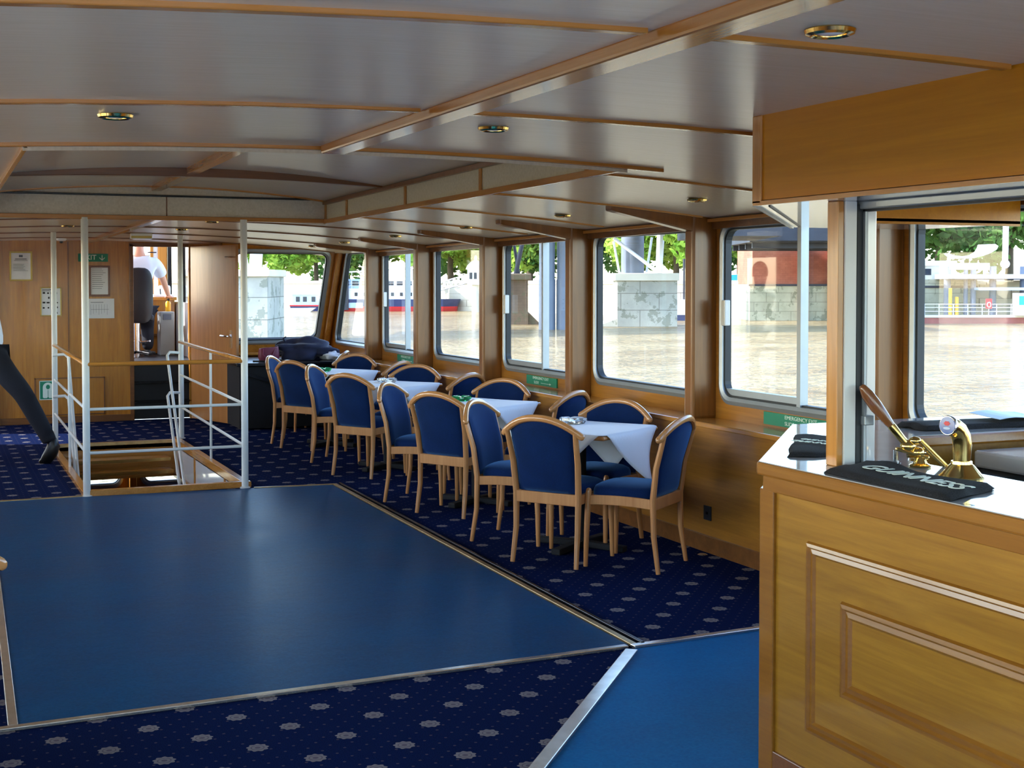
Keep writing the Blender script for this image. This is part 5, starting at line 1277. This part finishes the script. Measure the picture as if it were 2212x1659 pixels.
# jetty and pavilion seen over the bar ------------------------------
o = rthing('jetty_pontoon', 'rust red pontoon moored along the bank behind the bar taps', 'pontoon', 121, 42.5)
MB().box(-7, 0, -.3, 12, 1.4, .6).build('hull', 'rust_hull', o); MB().box(-7, -.1, .55, 12, 1.4, .75).build('deck_edge', 'concrete', o)
m = MB()
for k in range(15): m.tube([(-6.6+1.3*k, .1, .7), (-6.6+1.3*k, .1, 1.75)], .035, 6)
for z in (1.1, 1.45, 1.75): m.tube([(-7, .1, z), (12, .1, z)], .03, 6)
m.build('railing', 'white_hull', o)
for x, z in ((-2.7, 3.2), (-2.1, 2.4)): MB().tube([(x, 1, .7), (x, 1, z)], .16, 10).build('bollard', 'yellow', o, True)
o = rthing('information_kiosk', 'white and cyan kiosk on the jetty at the right edge', 'kiosk', 120.5, 46.4, z=-1.45)
MB().box(-1.2, -.4, 0, 1.2, .8, 2.0).build('kiosk_body', 'white_hull', o); MB().box(-1.05, -.43, .95, .9, -.39, 1.75).build('display', 'cyan_paint', o)
o = rthing('lifebuoy_board', 'red lifebuoy board standing on the jetty', 'lifebuoy', 120.8, 42.9, z=-1.45)
MB().box(-.28, 0, .6, .28, .06, 1.5).build('board', 'red', o); MB().tube([(0, .03, 0), (0, .03, .6)], .04, 6).build('post', 'white_hull', o)
MB().tube([(.16*math.cos(2*PI*k/16), -.03, .95+.22*math.sin(2*PI*k/16)) for k in range(16)], .04, 6, True).build('lifebuoy', 'white_hull', o, True)
p = rthing('pavilion', 'white flat roofed pavilion on a stone river wall, behind the bar opening', 'building', 126, 40.2)
MB().box(-2.6, .5, -1, 3.6, 4, 4.0).build('river_wall', 'weed_stone', p); MB().box(-2.2, 1, 4.0, 1.4, 4, 5.3).build('walls', 'concrete', p); MB().box(-2.5, .6, 5.3, 1.7, 4.4, 5.75).build('roof', 'white_hull', p)
MB().box(-2.7, .4, 3.2, 3.6, .6, 3.4).build('string_course', 'dark_steel', p); MB().box(-1.8, .96, 4.4, -.6, 1.01, 5.0).build('window', 'dark_glass', p)
c = rthing('pier_canopy', 'flat white canopies on grey columns with a curved white fan above, over the jetty', 'canopy', 123.5, 45)
MB().box(-5.2, -1, 4.05, 8, 3, 4.45).build('upper_canopy', 'white_hull', c); MB().box(-2.4, -1.6, 3.0, 8, 1, 3.25).build('lower_canopy', 'pale_blue', c)
m = MB()
for k in range(7): m.box(-4.6+1.8*k, -.9, 3.95, -3.7+1.8*k, 2.9, 4.06)
m.build('soffit_coffer', 'dark_steel', c)
for x, r_ in ((-4.8, .32), (-3.1, .2), (-2.4, .26), (-.6, .32), (2.2, .3)): MB().tube([(x, .6, -1), (x, .6, 5.2)], r_, 14).build('column', 'steel_grey', c, True)
fan = [(-2.9, -.05), (-2.3, -.25), (-1.5, -.35), (-.6, -.25), (0, .1), (.2, .45), (.3, .75), (1.45, .8), (1.75, .6), (1.6, .3), (1.0, -.05), (.3, -.3), (-.5, -.5), (-1.6, -.55), (-2.5, -.4)]
MB().prism([(x-2.0, .2, z+6.45) for x, z in fan], (0, 1.3, 0)).build('curved_fan', 'white_hull', c)
MB().tube([(.3, 0, 5.6), (.35, 0, 10)], .26, 12).ell((.3, 0, 5.4), (.42, .42, .4)).build('mast', 'pylon_white', c, True)
MB().box(-4.9, .3, 4.9, -1.0, .9, 5.5).build('beam', 'concrete', c)
# ================================================================== light and camera
w = bpy.data.worlds.new('sky'); S.world = w; w.use_nodes = True
nt = w.node_tree; nt.nodes.clear()
o = nt.nodes.new('ShaderNodeOutputWorld'); bg = nt.nodes.new('ShaderNodeBackground'); sk = nt.nodes.new('ShaderNodeTexSky')
EL, AZ = rad(35), rad(70)                                       # sun height; bearing to port of the bow
sk.sky_type = 'NISHITA'; sk.sun_disc = False; sk.sun_elevation = EL; sk.sun_rotation = -AZ; sk.air_density = 1.0; sk.dust_density = .8; sk.ozone_density = 2.0
nt.links.new(sk.outputs[0], bg.inputs[0]); bg.inputs[1].default_value = SKY
nt.links.new(bg.outputs[0], o.inputs[0])
sl = bpy.data.lights.new('sun', 'SUN'); sl.energy = SUN; sl.angle = rad(.6); sl.color = (1, .97, .93)
so = bpy.data.objects.new('sun', sl); COL.objects.link(so)
to = Vector((-math.sin(AZ)*math.cos(EL), math.cos(AZ)*math.cos(EL), math.sin(EL)))
so.rotation_euler = to.to_track_quat('Z', 'Y').to_euler(); so.location = (0, 0, 40)
cam = bpy.data.cameras.new('camera'); co_ = bpy.data.objects.new('camera', cam); COL.objects.link(co_)
F, CX, CY = 2900., 1106., 696.
cam.sensor_fit = 'HORIZONTAL'; cam.sensor_width = 36; cam.lens = F/2212*36
cam.shift_y = -(1659/2-CY)/2212; cam.clip_start = .05; cam.clip_end = 2000
co_.location = (0, 0, 1.6); co_.rotation_euler = (PI/2-math.atan((CY-608)/F), 0, -rad(23.3914))
S.camera = co_
vs = S.view_settings; vs.view_transform = 'Standard'; vs.look = 'None'; vs.gamma = 1; vs.exposure = EXPO; vs.use_curve_mapping = False
S.cycles.use_denoising = True; S.cycles.denoiser = 'OPENIMAGEDENOISE'
S.cycles.max_bounces = 10; S.cycles.diffuse_bounces = 6; S.cycles.glossy_bounces = 4; S.cycles.transmission_bounces = 6; S.cycles.transparent_max_bounces = 12
S.cycles.caustics_reflective = False; S.cycles.caustics_refractive = False; S.cycles.sample_clamp_indirect = 6
